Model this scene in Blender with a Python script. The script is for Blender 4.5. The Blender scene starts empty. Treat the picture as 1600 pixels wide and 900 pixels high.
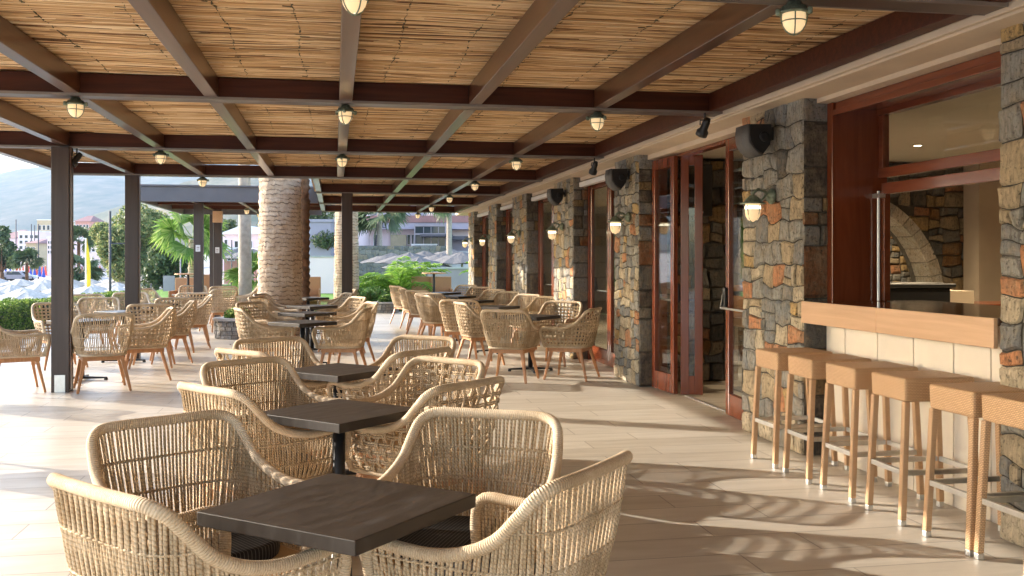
import bpy, math, random
from mathutils import Vector, Matrix, noise
R = math.radians
PI = math.pi
C = bpy.context.scene.collection
SC = bpy.context.scene

# ------------------------------------------------------------------ camera
FPX, EYE, HZ, YAW = 1516.0, 1.45, 405.0, math.atan(277/1516.0)
cs, sn = math.cos(YAW), math.sin(YAW)
cam = bpy.data.objects.new('camera', bpy.data.cameras.new('camera'))
C.objects.link(cam)
cam.location = (0, 0, EYE)
cam.rotation_euler = (PI/2, 0, -YAW)
cam.data.sensor_width = 36.0
cam.data.lens = 36.0*FPX/1600.0
cam.data.shift_y = -45.0/1600.0
cam.data.clip_start = 0.05
cam.data.clip_end = 20000
SC.camera = cam

# ------------------------------------------------------------------ world, sun, exposure
SUN_EL, SUN_ROT = 17.9, -60.0           # sun stands left of and beyond the terrace
W = bpy.data.worlds.new('World'); SC.world = W; W.use_nodes = True
nt = W.node_tree; nt.nodes.clear()
sky = nt.nodes.new('ShaderNodeTexSky'); sky.sky_type = 'NISHITA'
sky.sun_disc = False
sky.sun_elevation = R(SUN_EL); sky.sun_rotation = R(SUN_ROT % 360)
sky.air_density = 0.9; sky.dust_density = 2.2; sky.ozone_density = 0.6; sky.altitude = 0
bg = nt.nodes.new('ShaderNodeBackground'); bg.inputs['Strength'].default_value = 0.15
wo = nt.nodes.new('ShaderNodeOutputWorld')
nt.links.new(sky.outputs[0], bg.inputs[0]); nt.links.new(bg.outputs[0], wo.inputs[0])
sun = bpy.data.objects.new('sun', bpy.data.lights.new('sun', 'SUN')); C.objects.link(sun)
sun.data.energy = 2.05; sun.data.angle = R(0.55); sun.data.color = (1.0, 0.91, 0.79)
a = R(90 - SUN_ROT)                       # azimuth of the sun in the plane (from +x)
to_sun = Vector((math.cos(a)*math.cos(R(SUN_EL)), math.sin(a)*math.cos(R(SUN_EL)), math.sin(R(SUN_EL))))
sun.rotation_euler = to_sun.to_track_quat('Z', 'Y').to_euler()
SC.view_settings.view_transform = 'Standard'
SC.view_settings.look = 'None'
SC.view_settings.exposure = 2.74
SC.view_settings.gamma = 1.0
SC.view_settings.use_curve_mapping = False
SC.render.engine = 'CYCLES'
SC.cycles.max_bounces = 8; SC.cycles.diffuse_bounces = 5; SC.cycles.glossy_bounces = 3
SC.cycles.transmission_bounces = 4; SC.cycles.transparent_max_bounces = 8; SC.cycles.volume_bounces = 0
SC.cycles.use_denoising = True
SC.cycles.sample_clamp_indirect = 6
SC.cycles.caustics_reflective = False; SC.cycles.caustics_refractive = False

def at(px, Z):
    """ground position of something seen in column px at depth Z"""
    X = (px-800)*Z/FPX
    return X*cs + Z*sn, -X*sn + Z*cs
def hz(py, Z):
    return EYE - (py-HZ)*Z/FPX

# ------------------------------------------------------------------ mesh helpers
class MB:
    def __init__(s): s.v = []; s.f = []; s.uv = []
    def face(s, idx, uv=None):
        s.f.append(tuple(idx)); s.uv.append(uv if uv else [(0, 0)]*len(idx))
    def hexa(s, p):
        b = len(s.v); s.v += [tuple(q) for q in p]
        for q in ((0,3,2,1),(4,5,6,7),(0,1,5,4),(1,2,6,5),(2,3,7,6),(3,0,4,7)): s.face([b+i for i in q])
        return s
    def box(s, x0, x1, y0, y1, z0, z1, M=None):
        p = [(x0,y0,z0),(x1,y0,z0),(x1,y1,z0),(x0,y1,z0),(x0,y0,z1),(x1,y0,z1),(x1,y1,z1),(x0,y1,z1)]
        if M is not None: p = [M @ Vector(q) for q in p]
        return s.hexa(p)
    def bar(s, a, b, w, d, w2=None, d2=None, up=(0,0,1)):
        """box beam from a to b, w sideways and d along up; may taper"""
        a = Vector(a); b = Vector(b); t = (b-a).normalized(); u = Vector(up)
        sd = t.cross(u)
        if sd.length < 1e-4: sd = t.cross(Vector((0,1,0)))
        sd.normalize(); u = sd.cross(t).normalized()
        w2 = w if w2 is None else w2; d2 = d if d2 is None else d2
        P = []
        for c, ww, dd in ((a,w,d),(b,w2,d2)):
            P += [c-sd*ww/2-u*dd/2, c+sd*ww/2-u*dd/2, c+sd*ww/2+u*dd/2, c-sd*ww/2+u*dd/2]
        return s.hexa(P)
    def tube(s, path, r, n=8, closed=False, cap=True, flat=1.0):
        path = [Vector(p) for p in path]; m = len(path)
        rr = r if isinstance(r, (list, tuple)) else [r]*m
        b = len(s.v); L = 0; prev = None; Ls = []
        for i, p in enumerate(path):
            if closed: t = path[(i+1) % m]-path[i-1]
            else: t = path[min(i+1, m-1)]-path[max(i-1, 0)]
            t.normalize()
            if prev is None:
                nn = t.cross(Vector((0,0,1)))
                if nn.length < 0.1: nn = t.cross(Vector((0,1,0)))
            else: nn = prev - t*prev.dot(t)
            nn.normalize(); bb = t.cross(nn); prev = nn
            if i: L += (p-path[i-1]).length
            Ls.append(L)
            for k in range(n):
                a = 2*PI*k/n
                s.v.append(tuple(p + (nn*math.cos(a) + bb*math.sin(a)*flat)*rr[i]))
        seg = m if closed else m-1
        for i in range(seg):
            j = (i+1) % m; l0 = Ls[i]; l1 = Ls[j] if j else Ls[-1]+(path[0]-path[-1]).length
            for k in range(n):
                k2 = (k+1) % n
                s.face([b+i*n+k, b+i*n+k2, b+j*n+k2, b+j*n+k],
                       [(k/n, l0), ((k+1)/n, l0), ((k+1)/n, l1), (k/n, l1)])
        if cap and not closed:
            s.face([b+k for k in range(n)][::-1]); s.face([b+(m-1)*n+k for k in range(n)])
        return s
    def lathe(s, prof, n=16, c=(0,0,0), cap=True, M=None):
        b = len(s.v); c = Vector(c)
        for r, z in prof:
            for k in range(n):
                a = 2*PI*k/n; q = Vector((r*math.cos(a), r*math.sin(a), z))
                if M is not None: q = M @ q
                s.v.append(tuple(q+c))
        for i in range(len(prof)-1):
            for k in range(n):
                k2 = (k+1) % n
                s.face([b+i*n+k, b+i*n+k2, b+(i+1)*n+k2, b+(i+1)*n+k],
                       [(k/n, prof[i][1]), ((k+1)/n, prof[i][1]), ((k+1)/n, prof[i+1][1]), (k/n, prof[i+1][1])])
        if cap:
            s.face([b+k for k in range(n)][::-1]); s.face([b+(len(prof)-1)*n+k for k in range(n)])
        return s
    def poly(s, pts):
        b = len(s.v); s.v += [tuple(p) for p in pts]; s.face(range(b, b+len(pts))); return s
    def prism(s, pts, h):
        """closed solid: polygon pts (3d) extruded by vector h"""
        b = len(s.v); n = len(pts); h = Vector(h)
        s.v += [tuple(p) for p in pts] + [tuple(Vector(p)+h) for p in pts]
        s.face([b+i for i in range(n)][::-1]); s.face([b+n+i for i in range(n)])
        for i in range(n):
            j = (i+1) % n; s.face([b+i, b+j, b+n+j, b+n+i])
        return s
    def grid(s, fn, nu, nv, uvs=(1,1)):
        b = len(s.v)
        for j in range(nv+1):
            for i in range(nu+1): s.v.append(tuple(fn(i/nu, j/nv)))
        for j in range(nv):
            for i in range(nu):
                q = b+j*(nu+1)+i
                s.face([q, q+1, q+nu+2, q+nu+1], [(i/nu*uvs[0], j/nv*uvs[1]), ((i+1)/nu*uvs[0], j/nv*uvs[1]),
                        ((i+1)/nu*uvs[0], (j+1)/nv*uvs[1]), (i/nu*uvs[0], (j+1)/nv*uvs[1])])
        return s
    def mesh(s, name, smooth=False):
        me = bpy.data.meshes.new(name); me.from_pydata(s.v, [], s.f)
        ul = me.uv_layers.new(name='UVMap')
        flat = [c for fc in s.uv for p in fc for c in p]
        ul.data.foreach_set('uv', flat)
        if smooth: me.polygons.foreach_set('use_smooth', [True]*len(me.polygons))
        me.update(); return me
def obj(name, mb, mat, parent=None, smooth=False, bevel=0, loc=None):
    me = mb.mesh(name, smooth); me.materials.append(mat)
    o = bpy.data.objects.new(name, me); C.objects.link(o)
    if parent: o.parent = parent
    if loc: o.location = loc
    if bevel:
        m = o.modifiers.new('bevel', 'BEVEL'); m.width = bevel; m.segments = 2; m.limit_method = 'ANGLE'; m.angle_limit = R(40)
    return o
def tag(o, label=None, cat=None, group=None, kind=None):
    if label: o['label'] = label
    if cat: o['category'] = cat
    if group: o['group'] = group
    if kind: o['kind'] = kind
    return o
def empty(name, loc=(0,0,0), rz=0, label=None, cat=None, group=None):
    o = bpy.data.objects.new(name, None); C.objects.link(o); o.location = loc; o.rotation_euler = (0,0,rz)
    o.empty_display_size = 0.1
    return tag(o, label, cat, group)
def copy_tree(o, parent=None):
    kids = [k for k in ALLKIDS.get(o.name, [])]
    c = o.copy(); C.objects.link(c); c.parent = parent
    for k in kids: copy_tree(k, c)
    return c
ALLKIDS = {}
def learn(o):
    """remember the tree under o so that it can be copied"""
    ks = [x for x in C.objects if x.parent == o]
    ALLKIDS[o.name] = ks
    for k in ks: learn(k)
    return o

# ------------------------------------------------------------------ materials
class NM:
    def __init__(s, name, rough=0.6, metal=0.0, spec=0.5, col=(0.5,0.5,0.5)):
        s.m = bpy.data.materials.new(name); s.m.use_nodes = True; s.t = s.m.node_tree
        s.b = s.t.nodes['Principled BSDF']
        s.b.inputs['Roughness'].default_value = rough; s.b.inputs['Metallic'].default_value = metal
        s.b.inputs['Specular IOR Level'].default_value = spec; s.b.inputs['Base Color'].default_value = (*col, 1)
    def n(s, typ, **kw):
        nd = s.t.nodes.new('ShaderNode'+typ)
        for k, v in kw.items():
            if k in nd.inputs: nd.inputs[k].default_value = v
            else: setattr(nd, k, v)
        return nd
    def l(s, a, b): s.t.links.new(a, b)
    def coord(s, which='Object', scale=(1,1,1), rot=(0,0,0), loc=(0,0,0)):
        tc = s.n('TexCoord'); mp = s.n('Mapping'); s.l(tc.outputs[which], mp.inputs['Vector'])
        mp.inputs['Scale'].default_value = scale; mp.inputs['Rotation'].default_value = rot; mp.inputs['Location'].default_value = loc
        return mp.outputs[0]
    def noise(s, vec, scale=5, detail=4, rough=0.55, dist=0):
        q = s.n('TexNoise'); s.l(vec, q.inputs['Vector'])
        q.inputs['Scale'].default_value = scale; q.inputs['Detail'].default_value = detail
        q.inputs['Roughness'].default_value = rough; q.inputs['Distortion'].default_value = dist
        return q.outputs['Fac']
    def ramp(s, fac, stops, interp='LINEAR'):
        r = s.n('ValToRGB'); r.color_ramp.interpolation = interp
        e = r.color_ramp.elements
        while len(e) > 1: e.remove(e[-1])
        for i, (p, c) in enumerate(stops):
            el = e[0] if i == 0 else e.new(p)
            el.position = p; el.color = (*c, 1) if len(c) == 3 else c
        s.l(fac, r.inputs[0]); return r.outputs[0]
    def mix(s, fac, a, b, mode='MIX'):
        m = s.n('MixRGB', blend_type=mode)
        for inp, val in ((m.inputs[0], fac), (m.inputs[1], a), (m.inputs[2], b)):
            if isinstance(val, (int, float)): inp.default_value = val
            elif isinstance(val, tuple): inp.default_value = (*val, 1)
            else: s.l(val, inp)
        return m.outputs[0]
    def math(s, op, a, b=0.0, c=0.0):
        m = s.n('Math', operation=op)
        for i, val in enumerate((a, b, c)):
            if isinstance(val, (int, float)): m.inputs[i].default_value = val
            else: s.l(val, m.inputs[i])
        return m.outputs[0]
    def col(s, x): s.l(x, s.b.inputs['Base Color']); return s
    def rough(s, x): s.l(x, s.b.inputs['Roughness']); return s
    def bump(s, h, strength=0.3, dist=0.01):
        b = s.n('Bump'); b.inputs['Strength'].default_value = strength; b.inputs['Distance'].default_value = dist
        s.l(h, b.inputs['Height']); s.l(b.outputs[0], s.b.inputs['Normal']); return s
    def island(s): return s.n('NewGeometry').outputs['Random Per Island']

def simple(name, col, rough=0.6, metal=0, var=0.12, scale=6, spec=0.5, bump=0):
    q = NM(name, rough, metal, spec, col); v = q.coord()
    nz = q.noise(v, scale, 5)
    lo = tuple(c*(1-var) for c in col); hi = tuple(min(1, c*(1+var)) for c in col)
    q.col(q.ramp(nz, [(0.3, lo), (0.7, hi)]))
    if bump: q.bump(nz, bump, 0.004)
    return q.m
M = {}
def rope(name, c1, c2, c3, pitch, amp=0.6):
    """wound cord: u runs round it, v along it in metres"""
    q = NM(name, 0.75, 0, 0.25)
    uv = q.n('TexCoord').outputs['UV']; sp = q.n('SeparateXYZ'); q.l(uv, sp.inputs[0])
    ph = q.math('ADD', q.math('MULTIPLY', sp.outputs[1], 2*PI/pitch), q.math('MULTIPLY', sp.outputs[0], 2*PI))
    w = q.math('MULTIPLY_ADD', q.math('SINE', ph), 0.5, 0.5)
    big = q.noise(q.coord(), 9, 4)
    fib = q.noise(q.coord('Object', (1,1,1)), 160, 3)
    base = q.ramp(q.math('MULTIPLY_ADD', fib, 0.5, q.math('MULTIPLY', big, 0.5)), [(0.33, c1), (0.5, c2), (0.68, c3)])
    dark = q.ramp(w, [(0.0, (0.55,0.5,0.45)), (0.35, (1,1,1))])  # groove shade between the windings, painted into the cord colour
    isl = q.ramp(q.island(), [(0.0, (0.84,0.83,0.8)), (1.0, (1.12,1.12,1.12))])
    ob = q.ramp(q.n('ObjectInfo').outputs['Random'], [(0.0, (0.86,0.84,0.82)), (0.5, (1,1,1)), (1.0, (1.06,1.07,1.10))])
    wear = q.ramp(q.noise(q.coord(), 3.5, 3), [(0.35, (0.80,0.76,0.70)), (0.6, (1.04,1.04,1.04))])
    q.col(q.mix(1.0, q.mix(1.0, q.mix(1.0, q.mix(amp, base, q.mix(1.0, base, dark, 'MULTIPLY')), isl, 'MULTIPLY'), ob, 'MULTIPLY'), wear, 'MULTIPLY'))
    q.bump(w, 0.7, 0.003); return q.m
M['cord'] = rope('rope_cord', (0.44,0.32,0.195), (0.59,0.465,0.32), (0.73,0.605,0.45), 0.014)
M['rim'] = rope('rope_winding', (0.49,0.37,0.25), (0.64,0.515,0.37), (0.76,0.65,0.50), 0.008, 0.45)
def wood(name, a, b, scale=3.0, axis=2, rough=0.45, stretch=14, coat=0, bmp=0.08):
    q = NM(name, rough)
    sc = [stretch]*3; sc[axis] = 1.0
    v = q.coord('Object', tuple(sc))
    nz = q.noise(v, scale, 6, 0.6, 0.6)
    big = q.noise(q.coord(), 1.3, 3)
    q.col(q.mix(q.math('MULTIPLY', big, 0.5), q.ramp(nz, [(0.3, a), (0.7, b)]), tuple(0.75*x for x in a)))
    q.bump(nz, bmp, 0.004)
    if coat: q.b.inputs['Coat Weight'].default_value = coat; q.b.inputs['Coat Roughness'].default_value = 0.12
    return q.m
M['teak'] = wood('teak_wood', (0.42,0.19,0.075), (0.62,0.32,0.15), 2.5)
M['beamx'] = wood('stained_beam_wood', (0.042,0.010,0.005), (0.115,0.030,0.012), 1.2, 0, 0.42, 18, 0.0, 0.03); M['beamx'].node_tree.nodes['Principled BSDF'].inputs['Specular IOR Level'].default_value = 0.3
M['beamy'] = wood('stained_rafter_wood', (0.062,0.022,0.009), (0.125,0.048,0.020), 1.2, 1, 0.32, 18, 0.45, 0.02)
M['post'] = wood('dark_post_wood', (0.045,0.028,0.022), (0.075,0.048,0.038), 1.0, 2, 0.4, 16)
M['mahog'] = wood('red_mahogany', (0.15,0.032,0.012), (0.27,0.065,0.024), 1.0, 2, 0.22, 12, 0.5, 0.03)
M['mahogx'] = wood('red_mahogany_rail', (0.16,0.038,0.016), (0.28,0.075,0.03), 1.0, 1, 0.22, 12, 0.5, 0.03)
M['counter'] = wood('pale_oak', (0.62,0.38,0.21), (0.76,0.50,0.30), 1.2, 1, 0.3, 22, 0.3, 0.03)
M['gfascia'] = simple('grey_painted_fascia', (0.10,0.095,0.11), 0.5, 0, 0.12, 3)
M['lip'] = simple('pale_grey_steel_lip', (0.24,0.21,0.19), 0.4, 0.2, 0.15, 6)  # lighter grey than the flange plate
M['steel'] = simple('brushed_steel', (0.62,0.60,0.56), 0.32, 1.0, 0.1, 20)
M['alu'] = simple('satin_aluminium', (0.72,0.72,0.70), 0.35, 0.9, 0.06, 20)
M['flange'] = simple('dark_steel_edge', (0.09,0.065,0.055), 0.3, 0.0, 0.15, 4)
M['black'] = simple('black_plastic', (0.012,0.012,0.013), 0.4, 0, 0.2, 8)
M['blackm'] = simple('black_iron', (0.018,0.018,0.02), 0.45, 0.3, 0.25, 12)
M['verdi'] = simple('verdigris_brass', (0.20,0.25,0.19), 0.5, 0.35, 0.45, 40)
M['panel'] = simple('cream_stone_panel', (0.80,0.74,0.64), 0.5, 0, 0.05, 3, 0.4, 0.04)
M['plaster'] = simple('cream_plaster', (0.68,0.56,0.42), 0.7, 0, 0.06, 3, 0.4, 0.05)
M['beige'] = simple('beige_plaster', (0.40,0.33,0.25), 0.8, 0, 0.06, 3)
M['ceil'] = simple('room_ceiling_paint', (0.55,0.50,0.42), 0.85, 0, 0.04, 2)
M['white'] = simple('white_paint', (0.75,0.75,0.74), 0.6, 0, 0.06, 1)
M['whitew'] = simple('white_render', (0.80,0.63,0.63), 0.8, 0, 0.06, 0.4)
M['grey'] = simple('grey_paint', (0.30,0.26,0.28), 0.6, 0, 0.1, 1)
M['violetgrey'] = simple('mauve_grey_render', (0.36,0.32,0.38), 0.8, 0, 0.05, 0.6)
M['concrete'] = simple('pale_concrete', (0.40,0.39,0.38), 0.85, 0, 0.15, 2, 0.3, 0.2)
M['speaker'] = simple('grey_speaker_grille', (0.10,0.098,0.096), 0.6, 0.1, 0.12, 60)
M['thatch'] = NM('grey_thatch', 0.9)
q = M['thatch']; v = q.coord('Object', (6,6,1)); nz = q.noise(v, 4, 6, 0.7)
q.col(q.ramp(nz, [(0.3, (0.06,0.058,0.06)), (0.7, (0.20,0.19,0.19))])).bump(nz, 0.8, 0.03); M['thatch'] = q.m
q = NM('bleached_parasol_canvas', 0.85); nz = q.noise(q.coord('Object', (5,5,1)), 2, 5)
q.col(q.ramp(nz, [(0.3, (0.30,0.285,0.26)), (0.7, (0.52,0.50,0.47))])); M['canvas'] = q.m
for nm, c in (('blue', (0.03,0.07,0.38)), ('red', (0.50,0.07,0.05)), ('yellow', (0.75,0.55,0.03)), ('orange', (0.6,0.22,0.08)), ('salmon', (0.60,0.30,0.24)),
              ('roofred', (0.28,0.14,0.13)), ('darkgrey', (0.07,0.065,0.075)), ('ochre', (0.50,0.40,0.25)), ('paper', (0.7,0.7,0.72)), ('teal', (0.05,0.2,0.18))):
    M[nm] = simple(nm+'_paint', c, 0.65, 0, 0.1, 2)
q = NM('woven_wicker_brown', 0.55); v = q.coord('Object')
ch = q.n('TexChecker'); q.l(v, ch.inputs[0]); ch.inputs['Scale'].default_value = 60
q.col(q.mix(q.noise(v, 12, 3), q.mix(ch.outputs[1], (0.40,0.19,0.08), (0.52,0.27,0.12)), (0.45,0.23,0.10))).bump(ch.outputs[1], 0.4, 0.002); M['wicker'] = q.m
# bar stool strap weave: small bricks
q = NM('woven_strap_tan', 0.42)
br = q.n('TexBrick'); v = q.coord('UV'); q.l(v, br.inputs[0])
br.inputs['Scale'].default_value = 1.0; br.inputs['Brick Width'].default_value = 0.017; br.inputs['Row Height'].default_value = 0.0085
br.inputs['Mortar Size'].default_value = 0.0014; br.inputs['Mortar Smooth'].default_value = 0.6
br.inputs['Color1'].default_value = (0.78,0.52,0.30,1); br.inputs['Color2'].default_value = (0.68,0.43,0.24,1); br.inputs['Mortar'].default_value = (0.34,0.18,0.085,1)
q.col(br.outputs[0]).bump(q.math('SUBTRACT', 1.0, br.outputs['Fac']), 0.9, 0.0015); M['strap'] = q.m
# seat weave of the armchairs
q = NM('woven_seat', 0.7); v = q.coord()
wv = q.n('TexWave'); q.l(v, wv.inputs[0]); wv.inputs['Scale'].default_value = 45; wv.inputs['Distortion'].default_value = 1.5
q.col(q.ramp(wv.outputs[1], [(0.1, (0.22,0.13,0.05)), (0.7, (0.55,0.38,0.20))])).bump(wv.outputs[1], 0.7, 0.003); M['seat'] = q.m
# cushions: black cloth with thin pale pinstripes
q = NM('black_striped_cloth', 0.85, 0, 0.2); v = q.coord()
wv = q.n('TexWave', bands_direction='X'); q.l(v, wv.inputs[0]); wv.inputs['Scale'].default_value = 22
q.col(q.mix(q.ramp(wv.outputs[1], [(0.86, (0,0,0)), (0.97, (1,1,1))]), (0.014,0.013,0.014), (0.10,0.095,0.09))); M['cloth'] = q.m
# stone-look table tops
q = NM('charcoal_table_top', 0.42, 0, 0.32); nz = q.noise(q.coord('Object', (1,4,1)), 5, 7, 0.65, 0.5)
fine = q.noise(q.coord('Object', (1,1,1)), 130, 2)
sp = q.ramp(fine, [(0.765, (0,0,0)), (0.80, (0.25,0.24,0.23))])
q.col(q.mix(1.0, q.ramp(nz, [(0.3, (0.017,0.012,0.009)), (0.55, (0.032,0.024,0.019)), (0.75, (0.052,0.045,0.042))]), sp, 'ADD'))
q.rough(q.ramp(nz, [(0.3, (0.36,)*3), (0.7, (0.55,)*3)])).bump(nz, 0.06, 0.002); M['table'] = q.m
# terrace tiles
q = NM('travertine_plank_tiles', 0.3, 0, 0.38)
v = q.coord('Object', (1,1,1))
br = q.n('TexBrick'); q.l(v, br.inputs[0]); br.offset = 0.37
br.inputs['Scale'].default_value = 1.0; br.inputs['Brick Width'].default_value = 1.2; br.inputs['Row Height'].default_value = 0.3
br.inputs['Mortar Size'].default_value = 0.0045; br.inputs['Mortar Smooth'].default_value = 0.2
br.inputs['Color1'].default_value = (0.1,0.1,0.1,1); br.inputs['Color2'].default_value = (0.9,0.9,0.9,1); br.inputs['Mortar'].default_value = (0.5,0.5,0.5,1)
vein = q.noise(q.coord('Object', (0.8,4.5,1)), 1.8, 8, 0.55, 0.9)
soft = q.noise(q.coord('Object', (0.6,1.6,1)), 1.4, 4, 0.5)
fac = q.math('ADD', q.math('MULTIPLY', vein, 0.40), q.math('ADD', q.math('MULTIPLY', br.outputs[0], 0.20), q.math('MULTIPLY', soft, 0.25)))
base = q.ramp(fac, [(0.25, (0.44,0.39,0.315)), (0.46, (0.55,0.50,0.42)), (0.62, (0.63,0.585,0.51))])
q.col(q.mix(br.outputs['Fac'], base, (0.27,0.235,0.195)))
q.rough(q.ramp(vein, [(0.3, (0.42,)*3), (0.7, (0.30,)*3)]))
q.bump(q.math('ADD', q.math('MULTIPLY', vein, 0.15), q.math('SUBTRACT', 1.0, br.outputs['Fac'])), 0.25, 0.002); M['floor'] = q.m
# split reed ceiling: the canes run along x
q = NM('split_cane_matting', 0.7, 0, 0.2)
v = q.coord('Object', (0.9, 75, 1)); v2 = q.coord('Object', (0.5, 24, 1))
n1 = q.noise(v, 1.0, 3, 0.6, 0.4); n2 = q.noise(v2, 1.0, 4, 0.65, 0.3); n3 = q.noise(q.coord('Object', (2.2, 42, 1)), 1.0, 2, 0.5)
big = q.noise(q.coord(), 1.6, 4)
f = q.math('ADD', q.math('MULTIPLY', n1, 0.45), q.math('ADD', q.math('MULTIPLY', n2, 0.37), q.math('MULTIPLY', big, 0.18)))
c = q.ramp(f, [(0.37, (0.13,0.06,0.022)), (0.43, (0.45,0.275,0.135)), (0.49, (0.72,0.50,0.28)), (0.60, (0.87,0.70,0.46))])  # cane tones; the darkest also paints shade in the gaps
c = q.mix(q.ramp(n3, [(0.64, (0,0,0)), (0.70, (0.8,0.8,0.8))]), c, (0.13,0.055,0.02))
c = q.mix(1.0, c, q.ramp(q.noise(q.coord('Object', (1.3,1,1)), 2.2, 5, 0.6), [(0.35, (0.78,0.72,0.66)), (0.6, (1.05,1.05,1.05))]), 'MULTIPLY')
knot = q.noise(q.coord('Object', (9, 60, 1)), 1.0, 2)
q.col(q.mix(q.ramp(knot, [(0.69, (0,0,0)), (0.74, (0.7,0.7,0.7))]), c, (0.10,0.045,0.02)))
q.bump(f, 0.9, 0.012); M['reed'] = q.m
M['wire'] = simple('dark_tie_wire', (0.06,0.05,0.02), 0.7, 0, 0.4, 30)
# rubble stone: each stone its own tone
def stone(name, stops, dark=1.0):
    q = NM(name, 0.85, 0, 0.3); v = q.coord()
    isl = q.island()
    a = q.ramp(isl, [(p, tuple(x*dark for x in c)) for p, c in stops], 'CONSTANT')
    nz = q.noise(v, 7, 8, 0.68); fine = q.noise(v, 38, 5, 0.7)
    b = q.mix(q.ramp(nz, [(0.42, (0,0,0)), (0.62, (0.55,)*3)]), a, tuple(x*dark for x in (0.34,0.27,0.18)))
    b = q.mix(q.ramp(fine, [(0.34, (0.8,)*3), (0.45, (0,)*3)]), b, tuple(x*dark for x in (0.085,0.075,0.06)))
    vst = q.noise(q.coord('Object', (1,1,0.25)), 55, 4, 0.7)
    b = q.mix(1.0, b, q.ramp(vst, [(0.35, (0.68,0.68,0.68)), (0.5, (1,1,1)), (0.68, (1.22,1.2,1.16))]), 'MULTIPLY')
    q.col(b); q.bump(q.math('ADD', q.math('MULTIPLY', nz, 0.6), q.math('MULTIPLY', fine, 0.7)), 1.0, 0.035); return q.m
GB = (0.26,0.27,0.27); TAN = (0.52,0.42,0.28); OCH = (0.58,0.40,0.18); ORG = (0.60,0.28,0.14); LT = (0.62,0.54,0.40); DK = (0.14,0.14,0.135); GR = (0.36,0.36,0.335)
M['rubble'] = stone('rubble_stone', [(0,GR),(0.2,TAN),(0.32,GB),(0.55,LT),(0.67,ORG),(0.74,GR),(0.86,OCH),(0.93,GB),(0.97,DK)])
M['quoin'] = stone('dark_quoin_stone', [(0,DK),(0.25,GB),(0.4,(0.09,0.08,0.075)),(0.6,(0.27,0.18,0.08)),(0.72,(0.25,0.11,0.05)),(0.82,DK)])
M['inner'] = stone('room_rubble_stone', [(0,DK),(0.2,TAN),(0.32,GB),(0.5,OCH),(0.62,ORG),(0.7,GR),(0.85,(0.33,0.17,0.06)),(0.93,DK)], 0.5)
M['mortar'] = simple('dark_mortar', (0.085,0.078,0.065), 0.95, 0, 0.3, 20)
def leafmat(name, stops, trans=0.35):
    q = NM(name, 0.5, 0, 0.35)
    q.col(q.ramp(q.island(), stops)); tr = q.n('BsdfTranslucent'); ad = q.n('MixShader'); ad.inputs[0].default_value = trans
    q.l(q.b.inputs['Base Color'].links[0].from_socket, tr.inputs[0]); q.l(q.b.outputs[0], ad.inputs[1]); q.l(tr.outputs[0], ad.inputs[2])
    q.l(ad.outputs[0], q.t.nodes['Material Output'].inputs[0]); return q.m
M['hedge'] = leafmat('hedge_leaves', [(0, (0.04,0.10,0.012)), (0.5, (0.13,0.22,0.035)), (1, (0.30,0.38,0.08))])
M['shrub'] = leafmat('shrub_leaves', [(0, (0.05,0.12,0.02)), (0.6, (0.12,0.24,0.04)), (1, (0.28,0.32,0.10))])
M['tamarisk'] = leafmat('feathery_foliage', [(0, (0.08,0.13,0.05)), (0.5, (0.20,0.27,0.11)), (1, (0.42,0.38,0.16))], 0.5)
M['fan'] = leafmat('fan_palm_leaf', [(0, (0.09,0.18,0.03)), (0.6, (0.20,0.33,0.07)), (1, (0.34,0.40,0.15))], 0.45)
M['frond'] = leafmat('young_palm_frond', [(0, (0.12,0.27,0.03)), (1, (0.30,0.45,0.08))], 0.45)
M['olive'] = leafmat('far_tree_leaves', [(0, (0.04,0.075,0.03)), (1, (0.12,0.16,0.06))], 0.2)
q = NM('palm_bark', 0.9, 0, 0.2)
tc = q.n('TexCoord'); sp = q.n('SeparateXYZ'); q.l(tc.outputs['UV'], sp.inputs[0])
w1 = q.noise(q.coord('Object', (3,3,1.2)), 3.0, 4, 0.6); n2 = q.noise(q.coord(), 3, 5, 0.7); n3 = q.noise(q.coord('Object', (2.2,2.2,5)), 3, 3, 0.6)
zz = q.math('ADD', q.math('MULTIPLY', sp.outputs[1], 13.0), q.math('MULTIPLY', w1, 1.7))
saw = q.math('FRACT', zz)
dk = q.math('MULTIPLY', q.math('SUBTRACT', 1.0, q.math('MULTIPLY', saw, 3.0), 0.0), q.ramp(n3, [(0.40,(0,0,0)),(0.55,(1,1,1))]))
base = q.ramp(n2, [(0.25, (0.36,0.23,0.15)), (0.45, (0.52,0.39,0.28)), (0.7, (0.64,0.53,0.42))])
q.col(q.mix(q.math('MAXIMUM', dk, 0.0), base, (0.06,0.03,0.018)))
q.bump(q.math('ADD', saw, q.math('MULTIPLY', n3, 0.6)), 1.0, 0.03); M['palmbark'] = q.m
M['barkdark'] = simple('brown_bark', (0.14,0.075,0.04), 0.95, 0, 0.5, 9, 0.3, 0.9)
M['barkpale'] = simple('pale_grey_bark', (0.36,0.31,0.26), 0.9, 0, 0.2, 7, 0.3, 0.4)
q = NM('lawn_grass', 0.9, 0, 0.2); q.col(q.ramp(q.noise(q.coord(), 3, 8, 0.75), [(0.3, (0.06,0.15,0.02)), (0.7, (0.16,0.28,0.05))])).bump(q.noise(q.coord(), 60, 3), 0.5, 0.02); M['grass'] = q.m
q = NM('beach_pebbles', 0.9); q.col(q.ramp(q.noise(q.coord(), 0.9, 9, 0.75), [(0.3, (0.30,0.28,0.27)), (0.7, (0.52,0.49,0.46))])); M['sand'] = q.m
q = NM('scrub_mountain', 0.95, 0, 0.1); q.col(q.ramp(q.noise(q.coord('Object', (0.01,)*3), 1.2, 10, 0.7), [(0.35, (0.06,0.08,0.035)), (0.6, (0.17,0.15,0.10)), (0.75, (0.26,0.23,0.18))])); M['mount'] = q.m
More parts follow.
